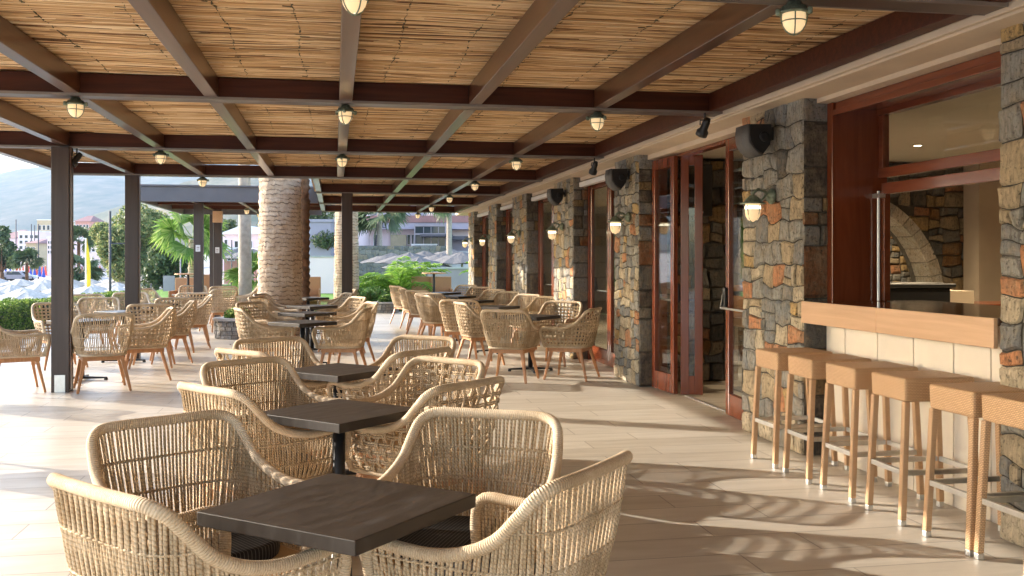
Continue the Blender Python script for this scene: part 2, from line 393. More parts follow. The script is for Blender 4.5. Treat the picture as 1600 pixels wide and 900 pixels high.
q = NM('window_glass', 0.03, 0, 0.5); g = q.n('BsdfGlossy'); g.inputs['Roughness'].default_value = 0.02; t = q.n('BsdfTransparent'); t.inputs[0].default_value = (0.92,0.94,0.93,1)
fr = q.n('LayerWeight'); mx = q.n('MixShader'); q.l(q.math('MULTIPLY_ADD', q.math('POWER', fr.outputs['Facing'], 4.0), 0.8, 0.05), mx.inputs[0]); q.l(t.outputs[0], mx.inputs[1]); q.l(g.outputs[0], mx.inputs[2])
q.l(mx.outputs[0], q.t.nodes['Material Output'].inputs[0]); M['glass'] = q.m
M['darkglass'] = simple('dark_window_pane', (0.035,0.045,0.055), 0.08, 0, 0.2, 1, 0.8)
def lit(name, col, s):
    q = NM(name, 0.3); q.b.inputs['Base Color'].default_value = (*col, 1); q.b.inputs['Emission Color'].default_value = (*col, 1)
    tc = q.n('TexCoord'); sp = q.n('SeparateXYZ'); q.l(tc.outputs['Object'], sp.inputs[0])
    q.b.inputs['Emission Strength'].default_value = s; q.m.cycles.emission_sampling = 'NONE'; return q.m
M['bulb'] = lit('lit_frosted_globe', (1.0,0.74,0.42), 0.09)
M['filament'] = lit('lit_bulb_core', (1.0,0.88,0.62), 0.7)
M['down'] = lit('lit_downlight', (1.0,0.8,0.5), 8.0)

M['gapshade'] = simple('cane_gap_shade', (0.15,0.072,0.03), 0.8, 0, 0.5, 7)  # dark brown that paints the shade in gaps between canes
q = NM('loose_cane', 0.6, 0, 0.25); q.col(q.ramp(q.island(), [(0, (0.50,0.31,0.15)), (0.5, (0.70,0.50,0.28)), (1, (0.88,0.73,0.50))])); M['lightcane'] = q.m

HAZE = 1.5e-4
rnd = random.Random(7)
# ------------------------------------------------------------------ ground, floor
def struct(name, mb, mat, smooth=False): return tag(obj(name, mb, mat, None, smooth), kind='structure')
WALL = 3.39
struct('terrace_floor', MB().box(-6.9, WALL+0.3, -4, 26.8, -0.3, 0), M['floor'])
g = MB()
def gz(x, y):
    # lawn level inland, beach some 2.4 m lower on the sea side, rising ground behind the garden
    t = min(1, max(0, (-5.5 - x - 0.10*max(0, y-20))/6.0)); t = t*t*(3-2*t)
    z = -0.12 - 2.3*t
    if y > 63: z += min(1, max(0, (x+1.5)/4.0))*2.1*min(1, (y-63)/0.5)
    if y > 90: z += (y-90)*0.012
    if y > 900: z = z*0+9
    return z
xs = [-3000,-1200,-500,-250,-120,-70,-45,-30,-24,-20,-17,-15,-13,-11.5,-10,-9,-8,-7,-6,-5,-4,-3,-1.5,0,2,4,7,10,20,40,80,200,600,3000]
ys = [-60,-20,0,5,10,14,18,22,26,30,34,38,42,48,55,60,62.9,63.5,66,75,90,120,180,300,600,900,1500,3000,6000]
for y in ys:
    for x in xs: g.v.append((x, y, gz(x, y)))
nx = len(xs)
lawn = MB(); lawn.v = list(g.v)
for j in range(len(ys)-1):
    for i in range(nx-1):
        q = j*nx+i; xm = xs[i+1]
        tgt = lawn if (-9 <= xs[i] and ys[j] >= 22 and xs[i] < 40 and ys[j] < 62) else g
        tgt.face([q, q+1, q+nx+1, q+nx])
struct('beach_ground', g, M['sand']); struct('lawn', lawn, M['grass'])
# mountains: ridges as real relief several kilometres away
def ridge(name, Y, prof, depth, seed, mat):
    mb = MB(); r_ = 70
    def fn(u, v):
        px = -500 + u*2900; X, Y0 = at(px, Y)
        for (a, ha), (b, hb) in zip(prof, prof[1:]):
            if a <= px <= b: h = ha + (hb-ha)*(px-a)/(b-a); break
        else: h = prof[-1][1] if px > prof[-1][0] else prof[0][1]
        top = h*Y/FPX + EYE
        rise = min(1, v*1.25)**0.8 if v < 0.8 else 1-(v-0.8)*1.5
        nz = noise.fractal(Vector((X/420+seed, v*5, seed)), 1.0, 2.0, 6)
        dx, dy = X/math.hypot(X, Y0), Y0/math.hypot(X, Y0)
        k = (v-0.8)*depth
        return (X+dx*k+nz*60, Y0+dy*k+nz*60, -8 + (top+8)*rise*(1+0.10*nz*(0.4+v)))
    mb.grid(fn, 170, 22); return struct(name, mb, mat, True)
ridge('mountain', 4600, [(-500,150),(-100,150),(0,138),(50,147),(110,158),(200,150),(300,163),(420,172),(600,160),(900,120),(2400,90)], 2600, 3.1, M['mount'])
ridge('hill', 2100, [(-500,26),(-60,30),(60,44),(140,66),(230,96),(300,125),(380,140),(460,128),(560,104),(700,80),(900,60),(2400,40)], 1300, 8.7, M['mount'])

# ------------------------------------------------------------------ rubble masonry
def split(x0, x1, y0, y1, smin, smax, rg, out):
    w, h = x1-x0, y1-y0
    if (w <= smax and h <= smax*0.8 and rg.random() < 0.75) or (w < smin*2 and h < smin*2): out.append((x0,x1,y0,y1)); return
    if w*rg.uniform(0.75, 1.25) > h*1.35 and w >= smin*1.8:
        c = x0 + w*rg.uniform(0.36, 0.64); split(x0,c,y0,y1,smin,smax,rg,out); split(c,x1,y0,y1,smin,smax,rg,out)
    elif h >= smin*1.3:
        c = y0 + h*rg.uniform(0.36, 0.64); split(x0,x1,y0,c,smin,smax,rg,out); split(x0,x1,c,y1,smin,smax,rg,out)
    else: out.append((x0,x1,y0,y1))
def masonry(mb, O, U, V, N, w, h, smin, smax, rg, depth=0.03, keep=None, warp=0.03, n=5):
    O, U, V, N = Vector(O), Vector(U), Vector(V), Vector(N); cells = []
    split(0, w, 0, h, smin, smax, rg, cells)
    for (x0,x1,y0,y1) in cells:
        if keep and not keep((x0+x1)/2, (y0+y1)/2): continue
        gp = min(0.0035, (x1-x0)*0.03); b = len(mb.v); d = depth*rg.uniform(0.55, 1.25); sd = rg.random()*50
        cut = [max(0, rg.uniform(-0.15, 0.11)) for _ in range(4)]; ti = rg.uniform(-0.3, 0.3); tj = rg.uniform(-0.3, 0.3)
        for j in range(n+1):
            for i in range(n+1):
                a = i/n*2-1; c = j/n*2-1; a = math.copysign(abs(a)**0.45, a); c = math.copysign(abs(c)**0.45, c)
                e = (abs(a)*abs(c))**4
                q = cut[(1 if a > 0 else 0) + (2 if c > 0 else 0)]*e
                aa = a*(1-q); cc = c*(1-q)
                xx = (x0+x1)/2 + aa*((x1-x0)/2-gp); yy = (y0+y1)/2 + cc*((y1-y0)/2-gp)
                nv = noise.noise_vector(Vector((xx*6, yy*6, O.x+O.y*1.7)))
                fade = min(1, min(xx, w-xx)/0.05) ; fade = max(0, fade)
                xx += nv.x*warp*fade; yy += nv.y*warp*min(1, max(0, min(yy, h-yy)/0.05))
                xx = min(w-0.001, max(0.001, xx)); yy = min(h-0.001, max(0.001, yy))
                f = (1-abs(a)**16)*(1-abs(c)**16)
                z = -0.004 + f*(0.004 + d*(1+ti*a+tj*c) + 0.012*noise.noise(Vector((xx*14+sd, yy*14, sd)))) if f > 0 else -0.004
                mb.v.append(tuple(O + U*xx + V*yy + N*z))
        for j in range(n):
            for i in range(n):
                k = b+j*(n+1)+i; mb.face([k, k+1, k+n+2, k+n+1])
    return mb
bld = empty('bar_building', (WALL, 12, 0), 0, 'long stone bar building with mahogany doors along the terrace', 'building')
bld_off = Vector((WALL, 12, 0))
def bpart(name, mb, mat, smooth=False, bevel=0, parent=None):
    mb.v = [tuple(Vector(p)-bld_off) for p in mb.v]
    return obj(name, mb, mat, parent or bld, smooth, bevel)
HT = 2.66
PIL = [(3.45, 4.50, .4), (6.64, 7.72, .3), (10.58, 11.53, .3), (13.66, 14.90, .3), (17.14, 18.5, .3), (20.45, 21.5, .3), (23.85, 24.8, .3)]
for i, (ya, yb, dp) in enumerate(PIL):
    rg = random.Random(40+i)
    core = MB().box(WALL+0.02, WALL+dp, ya+0.02, yb, 0, HT)
    p = bpart('stone_pillar', core, M['mortar'])
    f = MB(); n = 6 if i < 3 else 4
    sm = 0.075 if i < 3 else 0.10
    masonry(f, (WALL+0.006, yb, 0), (0,-1,0), (0,0,1), (-1,0,0), yb-ya, HT, sm, 0.30 if i < 2 else 0.26, rg, 0.012, None, 0.045, n)
    bpart('front_stones', f, M['rubble'], False, 0, p)
    s = MB(); z = 0
    while z < HT-0.01:
        hh = min(rg.uniform(0.2, 0.45), HT-z)
        if rg.random() < 0.3: masonry(s, (WALL, ya+0.01, z), (1,0,0), (0,0,1), (0,-1,0), dp-0.005, hh, 0.1, 0.16, rg, 0.018, None, 0.01, n)
        else: masonry(s, (WALL, ya+0.01, z), (1,0,0), (0,0,1), (0,-1,0), dp-0.005, hh, 0.3, 0.6, rg, 0.018, None, 0.012, 7)
        z += hh
    bpart('corner_stones', s, M['quoin'], False, 0, p)
# fascia, lintels over the openings
bpart('fascia', MB().box(3.215, 3.60, -4, 26.2, 2.655, 2.70).box(3.235, 3.60, -4, 26.2, 2.635, 2.655), M['plaster'], bevel=0.006)
bpart('upper_wall', MB().box(3.30, 3.75, -4, 26.2, 2.70, 3.2), M['plaster'])
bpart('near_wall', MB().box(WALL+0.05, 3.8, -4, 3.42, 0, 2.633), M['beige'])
gaps = [(7.72, 10.58), (11.53, 13.66), (14.90, 17.14), (18.5, 20.45), (21.5, 23.85)]
for (ya, yb) in gaps:
    bpart('lintel', MB().box(3.50, 3.80, ya+0.002, yb-0.002, 2.58, 2.633), M['plaster'])
bpart('lintel', MB().box(3.50, 3.97, 4.502, 6.638, 2.60, 2.633), M['plaster'])
# end wall
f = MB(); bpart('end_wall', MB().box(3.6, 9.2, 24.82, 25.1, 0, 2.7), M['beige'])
# room
bpart('room_floor', MB().box(WALL+0.302, 9.4, 2, 24.8, -0.2, -0.004), M['floor'])
bpart('room_ceiling', MB().box(3.76, 9.4, 2, 24.8, 2.655, 2.75), M['ceil'])
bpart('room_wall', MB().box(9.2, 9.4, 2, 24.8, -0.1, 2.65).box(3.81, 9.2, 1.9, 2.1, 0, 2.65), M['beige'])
# stone wall inside with an arch, and the darker wall seen through it
AY, AX, AZ, AR = 10.95, 6.04, 0.9, 1.30
def in_arch(x, z): return math.hypot(x-AX, max(0, z-AZ)) < AR+0.17 if z > AZ else abs(x-AX) < AR+0.17
rg = random.Random(5)
f = MB(); masonry(f, (3.72, AY, 0), (1,0,0), (0,0,1), (0,-1,0), 4.5, 2.63, 0.1, 0.32, rg, 0.03, lambda x, z: not in_arch(x+3.72, z), 0.04, 5)
iw = bpart('arched_stone_wall', f, M['inner'])
core = MB(); N = 24
arc = [(AX+AR*math.cos(PI*k/N), AZ+AR*math.sin(PI*k/N)) for k in range(N+1)]
rightp = [p for p in arc if p[0] >= AX]; leftp = [p for p in arc if p[0] <= AX]
for k in range(N//2):
    (xa, za), (xb, zb) = arc[k], arc[k+1]
    core.prism([(xa,AY+0.02,za),(xb,AY+0.02,zb),(xb,AY+0.02,2.63),(xa,AY+0.02,2.63)], (0,0.4,0))
    (xa, za), (xb, zb) = arc[N-k], arc[N-k-1]
    core.prism([(xa,AY+0.02,za),(xb,AY+0.02,zb),(xb,AY+0.02,2.63),(xa,AY+0.02,2.63)], (0,0.4,0))
core.box(AX+AR, 8.25, AY+0.02, AY+0.42, 0, 2.63).box(3.72, AX-AR, AY+0.02, AY+0.42, 0, 2.63)
bpart('wall_core', core, M['mortar'], False, 0, iw)
f = MB(); k = 0.0
while k < PI-0.02:
    dk = rg.uniform(0.11, 0.17); k2 = min(PI, k+dk); b = len(f.v)
    for (rr, yy) in ((AR, AY+0.3), (AR, AY-0.04), (AR+0.15+rg.uniform(-.01,.02), AY-0.04), (AR+0.15, AY+0.02)):
        for a_ in (k+0.003, k2-0.003): f.v.append((AX+(rr-.015)*math.cos(a_), yy, AZ+(rr-.015)*math.sin(a_)))
    for q in range(3): f.face([b+2*q, b+2*q+1, b+2*q+3, b+2*q+2])
    f.face([b, b+2, b+4, b+6]); f.face([b+1, b+7, b+5, b+3]); k = k2
for sgn in (-1, 1):
    z = 0
    while z < AZ-0.02:
        z2 = min(AZ, z+rg.uniform(0.16, 0.3)); x0, x1 = sorted((AX+sgn*AR, AX+sgn*(AR+0.15))); f.box(x0, x1, AY-0.04, AY+0.3, z+0.004, z2-0.004); z = z2
bpart('arch_ring', f, stone('arch_stone', [(0,(0.38,0.36,0.31)),(0.3,(0.46,0.42,0.36)),(0.6,(0.33,0.32,0.28)),(0.9,(0.42,0.30,0.22))]), False, 0.004, iw)
f = MB(); masonry(f, (3.9, 13.0, 0), (1,0,0), (0,0,1), (0,-1,0), 4.8, 2.6, 0.07, 0.2, rg, 0.03, None, 0.03, 3)
bpart('far_stone_wall', f, M['inner']); bpart('far_wall_core', MB().box(3.9, 8.7, 13.01, 13.2, 0, 2.6), M['mortar'])
bpart('room_pier', MB().box(7.72, 8.6, 10.6, 10.9, 0, 2.65), M['beige'])
# serving-bar window: jamb, frames, fixed upper light, folded-away lower light
def win():
    wd = bpart('serving_window', MB().box(3.58, 4.02, 6.56, 6.638, 1.14, 2.598), M['mahog'], bevel=0.004)
    bpart('frame', MB().box(3.93, 4.0, 4.5, 6.558, 2.505, 2.60).box(3.94, 3.99, 4.5, 6.558, 2.045, 2.118).box(3.945, 4.0, 6.50, 6.558, 2.118, 2.505), M['mahogx'], bevel=0.004, parent=wd)
    bpart('head_moulding', MB().box(3.60, 3.93, 4.5, 6.555, 2.545, 2.598).box(3.585, 3.62, 4.5, 6.64, 2.50, 2.545), M['mahogx'], bevel=0.006, parent=wd)
    bpart('sash_rail', MB().box(3.935, 4.0, 4.5, 6.50, 1.925, 2.005).box(3.945, 3.995, 6.478, 6.515, 1.146, 1.925), M['mahogx'], bevel=0.004, parent=wd)
    bpart('glass_pane', MB().box(3.965, 3.97, 4.5, 6.50, 2.118, 2.505), M['glass'], parent=wd)
    bpart('lock_rod', MB().tube([(3.925,6.52,1.146),(3.925,6.52,1.95)], 0.011, 8).box(3.90,3.95,6.47,6.56,1.90,1.93), M['alu'], parent=wd)
win()
tag(obj('downlight', MB().lathe([(0.001,0),(0.05,0),(0.055,-0.008),(0.03,-0.004)], 16, cap=False), M['steel'], loc=(6.05,9.3,2.652)), 'small lit round downlight in the room ceiling behind the serving window', 'downlight')
obj('lens', MB().lathe([(0.001,-0.006),(0.035,-0.006)], 16, cap=False), M['down'], bpy.data.objects['downlight'])
dl = bpy.data.objects.new('downlight_lamp', bpy.data.lights.new('downlight_lamp', 'SPOT')); C.objects.link(dl); dl.location = (0,0,-0.02); dl.parent = bpy.data.objects['downlight']
dl.data.energy = 60; dl.data.spot_size = R(150); dl.data.spot_blend = 1; dl.data.color = (1,0.78,0.5); dl.data.shadow_soft_size = 0.06
for (x_, y_) in ((6.4, 6.4), (7.3, 12.2), (5.0, 15.0), (5.0, 20.0)):  # unseen downlights added to brighten the dark bar room
    d2 = bpy.data.objects['downlight'].copy(); C.objects.link(d2); d2.location = (x_, y_, 2.652)
    d2['label'] = {6.4:'downlight in the room ceiling nearest the serving counter', 7.3:'downlight behind the stone arch of the bar room', 5.0:'downlight deep in the room behind the %s glazed doors' % ('nearer' if y_ < 16 else 'farther'), 4.6:'downlight just inside the open folding door'}[x_]
    for k_ in [x for x in C.objects if x.parent == bpy.data.objects['downlight']]:
        kk = k_.copy(); C.objects.link(kk); kk.parent = d2
for o_ in C.objects:
    if o_.name.startswith('downlight') and o_.type == 'MESH': o_['group'] = 'downlights in the bar room ceiling'; o_['category'] = 'downlight'
# folding doors
def door_leaf(par, p0, p1, z0=0.012, z1=2.555, th=0.05, kick=0.2, name='folding_door', bars=True, side=1):
    """glazed leaf between floor points p0 and p1"""
    p0 = Vector((*p0, 0)); p1 = Vector((*p1, 0)); d = p1-p0; L = d.length; ang = math.atan2(d.y, d.x)
    e = bpy.data.objects.new(name, None); C.objects.link(e); e.parent = par; e.location = p0-bld_off; e.rotation_euler = (0,0,ang)
    st = 0.085
    fr = MB().box(0, st, -th/2, th/2, z0, z1).box(L-st, L, -th/2, th/2, z0, z1).box(st, L-st, -th/2+0.001, th/2-0.001, z0, z0+kick).box(st, L-st, -th/2+0.001, th/2-0.001, z1-0.11, z1)
    obj('door_frame', fr, M['mahog'], e, bevel=0.005)
    obj('glass_pane', MB().box(st-0.01, L-st+0.01, -0.004, 0.004, z0+kick-0.01, z1-0.10), M['glass'], e)
    if bars:
        y = -side*(th/2+0.055)
        pb = MB().tube([(0.03, y, 1.0), (L-0.03, y, 1.0)], 0.011, 8)
        obj('push_bar', pb, M['alu'], e)
        for xx in (0.035, L-0.035):
            hd = MB()
            hd.box(xx-0.03, xx+0.03, -side*(th/2+0.035) if side > 0 else th/2, -side*th/2 if side > 0 else th/2+0.035, 0.99, 1.19)
            hd.bar((xx, -side*(th/2+0.03), 1.13), (xx, y, 1.0), 0.03, 0.03, 0.02, 0.02)
            obj('bar_housing', hd, M['black'], e, bevel=0.01)
    return e
def door_frame_set(ya, yb, x=3.60):
    f = bpart('door_surround', MB().box(x, x+0.10, ya+0.002, ya+0.07, 0, 2.578).box(x, x+0.10, yb-0.07, yb-0.002, 0, 2.578).box(x+0.001, x+0.099, ya+0.07, yb-0.07, 2.54, 2.578), M['mahog'], bevel=0.004)
    return f
door_frame_set(7.72, 10.58, 3.61)
door_leaf(bld, (3.535, 10.46), (3.575, 9.86), side=-1)
door_leaf(bld, (3.62, 9.83), (3.84, 9.76), bars=False)
door_leaf(bld, (3.60, 8.52), (3.56, 7.80), side=1)
bpart('threshold', MB().box(3.645, 3.675, 8.5, 9.78, 0, 0.012), M['alu'])
for gi, (ya, yb) in enumerate(gaps[1:]):
    x = 3.60; door_frame_set(ya, yb, x)
    m = (ya+yb)/2
    door_leaf(bld, (x+0.05, yb-0.075), (x+0.05, m+0.005), side=-1)
    door_leaf(bld, (x+0.05, m-0.005), (x+0.05, ya+0.075), side=-1)
    bpart('blind_case', MB().box(3.47, 3.56, ya+0.05, yb-0.05, 2.49, 2.56), M['white'], bevel=0.01)

# ------------------------------------------------------------------ bar counter
cn = empty('bar_counter', (3.6, 5.5, 0), 0, 'pale oak bar counter with cream stone panels under the serving window', 'bar counter')
co = Vector((3.6, 5.5, 0))
def cpart(name, mb, mat, bevel=0):
    mb.v = [tuple(Vector(p)-co) for p in mb.v]; return obj(name, mb, mat, cn, False, bevel)
ys_ = [4.503, 5.62, 6.62]
for a_, b_ in zip(ys_, ys_[1:]): cpart('front_board', MB().box(3.365, 3.39, a_+0.002, b_, 0.985, 1.143), M['counter'], 0.003)
cpart('counter_top', MB().box(3.392, 4.35, 4.503, 6.62, 1.10, 1.142), wood('dark_varnished_oak', (0.13,0.055,0.02), (0.22,0.10,0.04), 1.2, 1, 0.12, 20, 0.6, 0.02), 0.003)
for (a_, b_) in ((6.36,6.62),(5.94,6.352),(5.53,5.932),(5.13,5.522),(4.80,5.122),(4.503,4.792)):
    cpart('stone_panel', MB().box(3.565, 3.60, a_, b_, 0.0, 1.098), M['panel'], 0.004)
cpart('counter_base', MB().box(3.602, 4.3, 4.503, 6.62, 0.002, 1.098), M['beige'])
# ------------------------------------------------------------------ inside things seen through the openings
t = empty('back_bar', (5.9, 8.6, 0), 0, 'low back bar with a cream worktop block behind the serving window', 'bar unit')
obj('cabinet', MB().box(-1.1, 1.3, -0.3, 0.3, 0, 1.02), M['mahogx'], t, bevel=0.01)
obj('cream_block', MB().box(-0.55, 0.05, -0.36, 0.1, 1.022, 1.15), M['plaster'], t, bevel=0.005)
t = empty('coffee_machine', (5.0, 7.9, 0), 0, 'black machine standing on the far side of the oak counter', 'coffee machine')
obj('stand', MB().box(-0.35, 0.35, -0.25, 0.25, 0, 1.0), M['black'], t, bevel=0.01)
obj('body', MB().box(-0.33, 0.33, -0.2, 0.2, 1.0, 1.2).box(-0.36, 0.36, -0.24, 0.24, 1.2, 1.24), M['black'], t, bevel=0.012)
t = empty('wall_speaker', (4.15, 10.78, 2.25), 0, 'tall black loudspeaker on the inner stone wall seen through the open door', 'speaker')
obj('cabinet', MB().box(-0.16, 0.16, -0.14, 0.1, -0.3, 0.3), M['black'], t, bevel=0.015); obj('badge', MB().box(-0.04, 0.04, -0.146, -0.14, -0.27, -0.245), M['alu'], t)
t = empty('high_table', (4.62, 10.0, 0), 0, 'dark poseur table on a black column just inside the open door', 'table')
obj('tabletop', MB().box(-0.3, 0.3, -0.3, 0.3, 1.05, 1.09), M['table'], t, bevel=0.004)
obj('column', MB().box(-0.045, 0.045, -0.045, 0.045, 0.02, 1.05), M['blackm'], t); obj('base', MB().box(-0.28, 0.28, -0.28, 0.28, 0, 0.02), M['blackm'], t, bevel=0.004)
t = empty('bar_chair', (4.72, 10.45, 0), 0, 'brown bar chair with dark legs at the poseur table inside the door', 'bar chair')
b_ = MB()
obj('seat', MB().box(-0.2, 0.2, -0.2, 0.2, 0.68, 0.78), M['wicker'], t, bevel=0.01); obj('backrest', MB().box(-0.2, 0.2, 0.17, 0.21, 0.78, 1.15), M['wicker'], t, bevel=0.01)
for sx in (-1,1):
    for sy in (-1,1): obj('leg', MB().bar((sx*.17, sy*.17, .68), (sx*.2, sy*.2, 0), .04, .04), M['blackm'], t)

# ------------------------------------------------------------------ pergola
BY = [0.75, 4.28, 7.80, 11.45, 14.98, 18.35, 21.9, 25.5]
RX = [-3.86, -2.92, -1.93, -0.93, 0.085, 1.11, 2.15]
ZB = 2.68
pg = empty('pergola', (-2.9, 11.45, 0), 0, 'dark timber pergola roofed with split cane over the terrace', 'pergola')
po = Vector((-2.9, 11.45, 0))
def ppart(name, mb, mat, bevel=0, parent=None, smooth=False):
    mb.v = [tuple(Vector(p)-po) for p in mb.v]; return obj(name, mb, mat, parent or pg, smooth, bevel)
for i, y in enumerate([-2.8]+BY):
    x0 = -3.91 if y < 15.2 else -0.33
    b_ = ppart('cross_beam', MB().box(x0, 3.20, y-0.055, y+0.055, ZB+0.012, ZB+0.168), M['beamx'], 0.004)
    ppart('steel_flange', MB().box(x0, 3.21, y-0.082, y+0.082, ZB-0.004, ZB+0.006), M['flange'], 0, b_)
    for s_ in (-1, 1): ppart('flange_lip', MB().box(x0, 3.21, *sorted((y+s_*0.0825, y+s_*0.089)), ZB-0.007, ZB+0.014), M['lip'], 0, b_)
M['under'] = M['beamy']
yy = [-2.8]+BY
for i in range(len(yy)-1):
    ya, yb = yy[i]+0.057, yy[i+1]-0.057
    xs_ = RX if yb < 15.2 else [-0.29, 1.11, 2.15]
    for x in xs_:
        ppart('rafter', MB().box(x-0.05, x+0.05, ya, yb, ZB+0.012, ZB+0.166), M['beamy'], 0.004)
    ppart('wall_rafter', MB().box(3.10, 3.20, ya, yb, ZB+0.012, ZB+0.166), M['beamx'], 0.004)
    # cane mat laid over the bay, slightly sagging, with its tie wires below
    x0, x1 = xs_[0]-0.12, 3.28
    sd = i*3.7
    def cz(x, y, sd=sd): return ZB+0.176+0.010*noise.noise(Vector((x*1.3, y*1.7, sd)))+0.004*noise.noise(Vector((x*2, y*9, sd)))
    mt = MB().grid(lambda u, v: (x0+(x1-x0)*u, yy[i]+(yy[i+1]-yy[i])*v, cz(x0+(x1-x0)*u, yy[i]+(yy[i+1]-yy[i])*v)), 60, 60 if i < 5 else 20)
    top = MB().box(x0, x1, yy[i], yy[i+1], ZB+0.21, ZB+0.225)
    m_ = ppart('cane_mat', mt, M['reed'], 0, None, True)
    ppart('roof_board', top, M['post'], 0, m_)
    wr = MB(); rg = random.Random(90+i)
    edges = sorted(xs_+[3.15]) if xs_[0] < 0 else xs_+[3.15]
    for xa, xb in zip(edges, edges[1:]):
        k = 2 if xb-xa < 1.2 else 3
        for j in range(k):
            xc = xa + (xb-xa)*(j+0.5+rg.uniform(-.12,.12))/k; path = []; y = ya
            ph = rg.random()*9
            while y < yb:
                x = xc+0.045*noise.noise(Vector((y*0.9, ph, 0)))+rg.uniform(-0.009, 0.009)
                path.append((x, y, cz(x, y)-0.002)); y += 0.05
                if rg.random() < 0.22:
                    l_ = rg.uniform(.006,.03); x_ = x+rg.uniform(-.03,.03); wr.bar((x_-l_, y+rg.uniform(-.01,.01), cz(x_,y)-.003), (x_+l_, y+rg.uniform(-.01,.01), cz(x_,y)-.003), rg.uniform(.004,.010), .004)
            wr.tube(path, [rg.choice((0.0012,0.002,0.003,0.004,0.007)) for _ in path], 4)
    ppart('tie_wire', wr, M['wire'], 0, m_)
    if i in (0, 6, 7): continue
    dk, lc = MB(), MB(); area = (x1-x0)*(yb-ya)
    for k in range(int(area*(26 if i < 4 else 12))):
        xa = rg.uniform(x0, x1-.3); y = rg.uniform(ya, yb); l_ = min(rg.uniform(.12, 1.1), x1-xa); dy = rg.uniform(-.012,.012)
        pts = [(xa+l_*q_/3, y+dy*q_/3, cz(xa+l_*q_/3, y)-.0015) for q_ in range(4)]
        dk.tube(pts, [.0006, rg.uniform(.0018,.0042), rg.uniform(.0015,.0038), .0006], 4, cap=False)
    for k in range(int(area*(30 if i < 4 else 8))):
        xa = rg.uniform(x0, x1-.4); y = rg.uniform(ya, yb); l_ = min(rg.uniform(.3, 1.6), x1-xa); dy = rg.uniform(-.02,.02)
        lc.tube([(xa+l_*q_/3, y+dy*q_/3, cz(xa+l_*q_/3, y)-.001-(.004 if q_ in (1,2) else 0)) for q_ in range(4)], rg.uniform(.0028,.0050), 5, cap=False)
    ppart('cane_gap_shade', dk, M['gapshade'], 0, m_); ppart('loose_cane', lc, M['lightcane'], 0, m_)  # dark strips stand for shaded gaps, pale tubes are loose canes
# posts
def post(x, y, top=ZB-0.006, w=0.185):
    p = ppart('post', MB().box(x-w/2, x+w/2, y-w/2, y+w/2, 0.0, top), M['post'], 0.004)
    ppart('base_plate', MB().box(x-0.055, x+0.055, y-w/2-0.012, y-w/2-0.001, 0.0, 0.19), M['alu'], 0.001, p)
    ppart('corner_strip', MB().box(x+w/2+0.001, x+w/2+0.014, y-w/2+0.02, y-w/2+0.06, 0.03, top), M['beamy'], 0, p)
post(-2.94, 11.36); post(-2.91, 14.98); post(0.22, 18.35)
# smaller grey pavilion beyond
pv = empty('garden_pergola', (-2.1, 22, 0), 0, 'grey edged flat pergola with notices on its posts beyond the palm', 'pergola')
vo = Vector((-2.1, 22, 0))
def vpart(name, mb, mat, bevel=0, parent=None):
    mb.v = [tuple(Vector(p)-vo) for p in mb.v]; return obj(name, mb, mat, parent or pv, False, bevel)
vpart('fascia', MB().box(-3.85, -0.34, 20.62, 20.70, 2.62, 2.92).box(-3.93, -3.85, 20.62, 26.4, 2.62, 2.92).box(-3.85, -0.34, 26.32, 26.40, 2.62, 2.92), M['gfascia'], 0.006)
vpart('fascia_cap', MB().box(-3.97, -0.34, 20.58, 20.70, 2.925, 2.965), M['gfascia'], 0.006)
for y in (22.5, 24.4): vpart('cross_beam', MB().box(-3.84, -0.34, y-0.05, y+0.05, 2.66, 2.80), M['beamx'])
for x in (-2.9, -1.95, -0.95): vpart('rafter', MB().box(x-0.04, x+0.04, 20.71, 26.31, 2.64, 2.659), M['beamy'])
vpart('cane_mat', MB().box(-3.84, -0.34, 20.71, 26.31, 2.82, 2.86), M['reed'])
for (px, Z, nt_) in ((310.5, 20.9, 1), (340.5, 23.6, 1), (330.5, 25.4, 0), (452, 23.4, 0)):
    x, y = at(px, Z); w = 0.19 if nt_ else 0.09
    p = vpart('post', MB().box(x-w/2, x+w/2, y-w/2, y+w/2, -0.05, 2.66), M['post'], 0.004)
    if nt_:
        z0 = hz(388 if px < 320 else 391, Z)
        vpart('notice', MB().box(x-0.05, x+0.045, y-w/2-0.006, y-w/2-0.002, z0-0.07, z0+0.07), M['paper'], 0, p)
        vpart('notice_text', MB().box(x-0.03, x+0.025, y-w/2-0.008, y-w/2-0.0065, z0+0.01, z0+0.03).box(x-0.03, x+0.02, y-w/2-0.008, y-w/2-0.0065, z0-0.02, z0-0.01).box(x-0.03, x+0.01, y-w/2-0.008, y-w/2-0.0065, z0-0.045, z0-0.035), M['grey'], 0, p)
x, y = at(340.5, 23.6); vpart('post_box', MB().box(x-0.11, x+0.11, y-0.12, y+0.1, hz(348, 23.6), hz(330, 23.6)), M['counter'], 0.004)

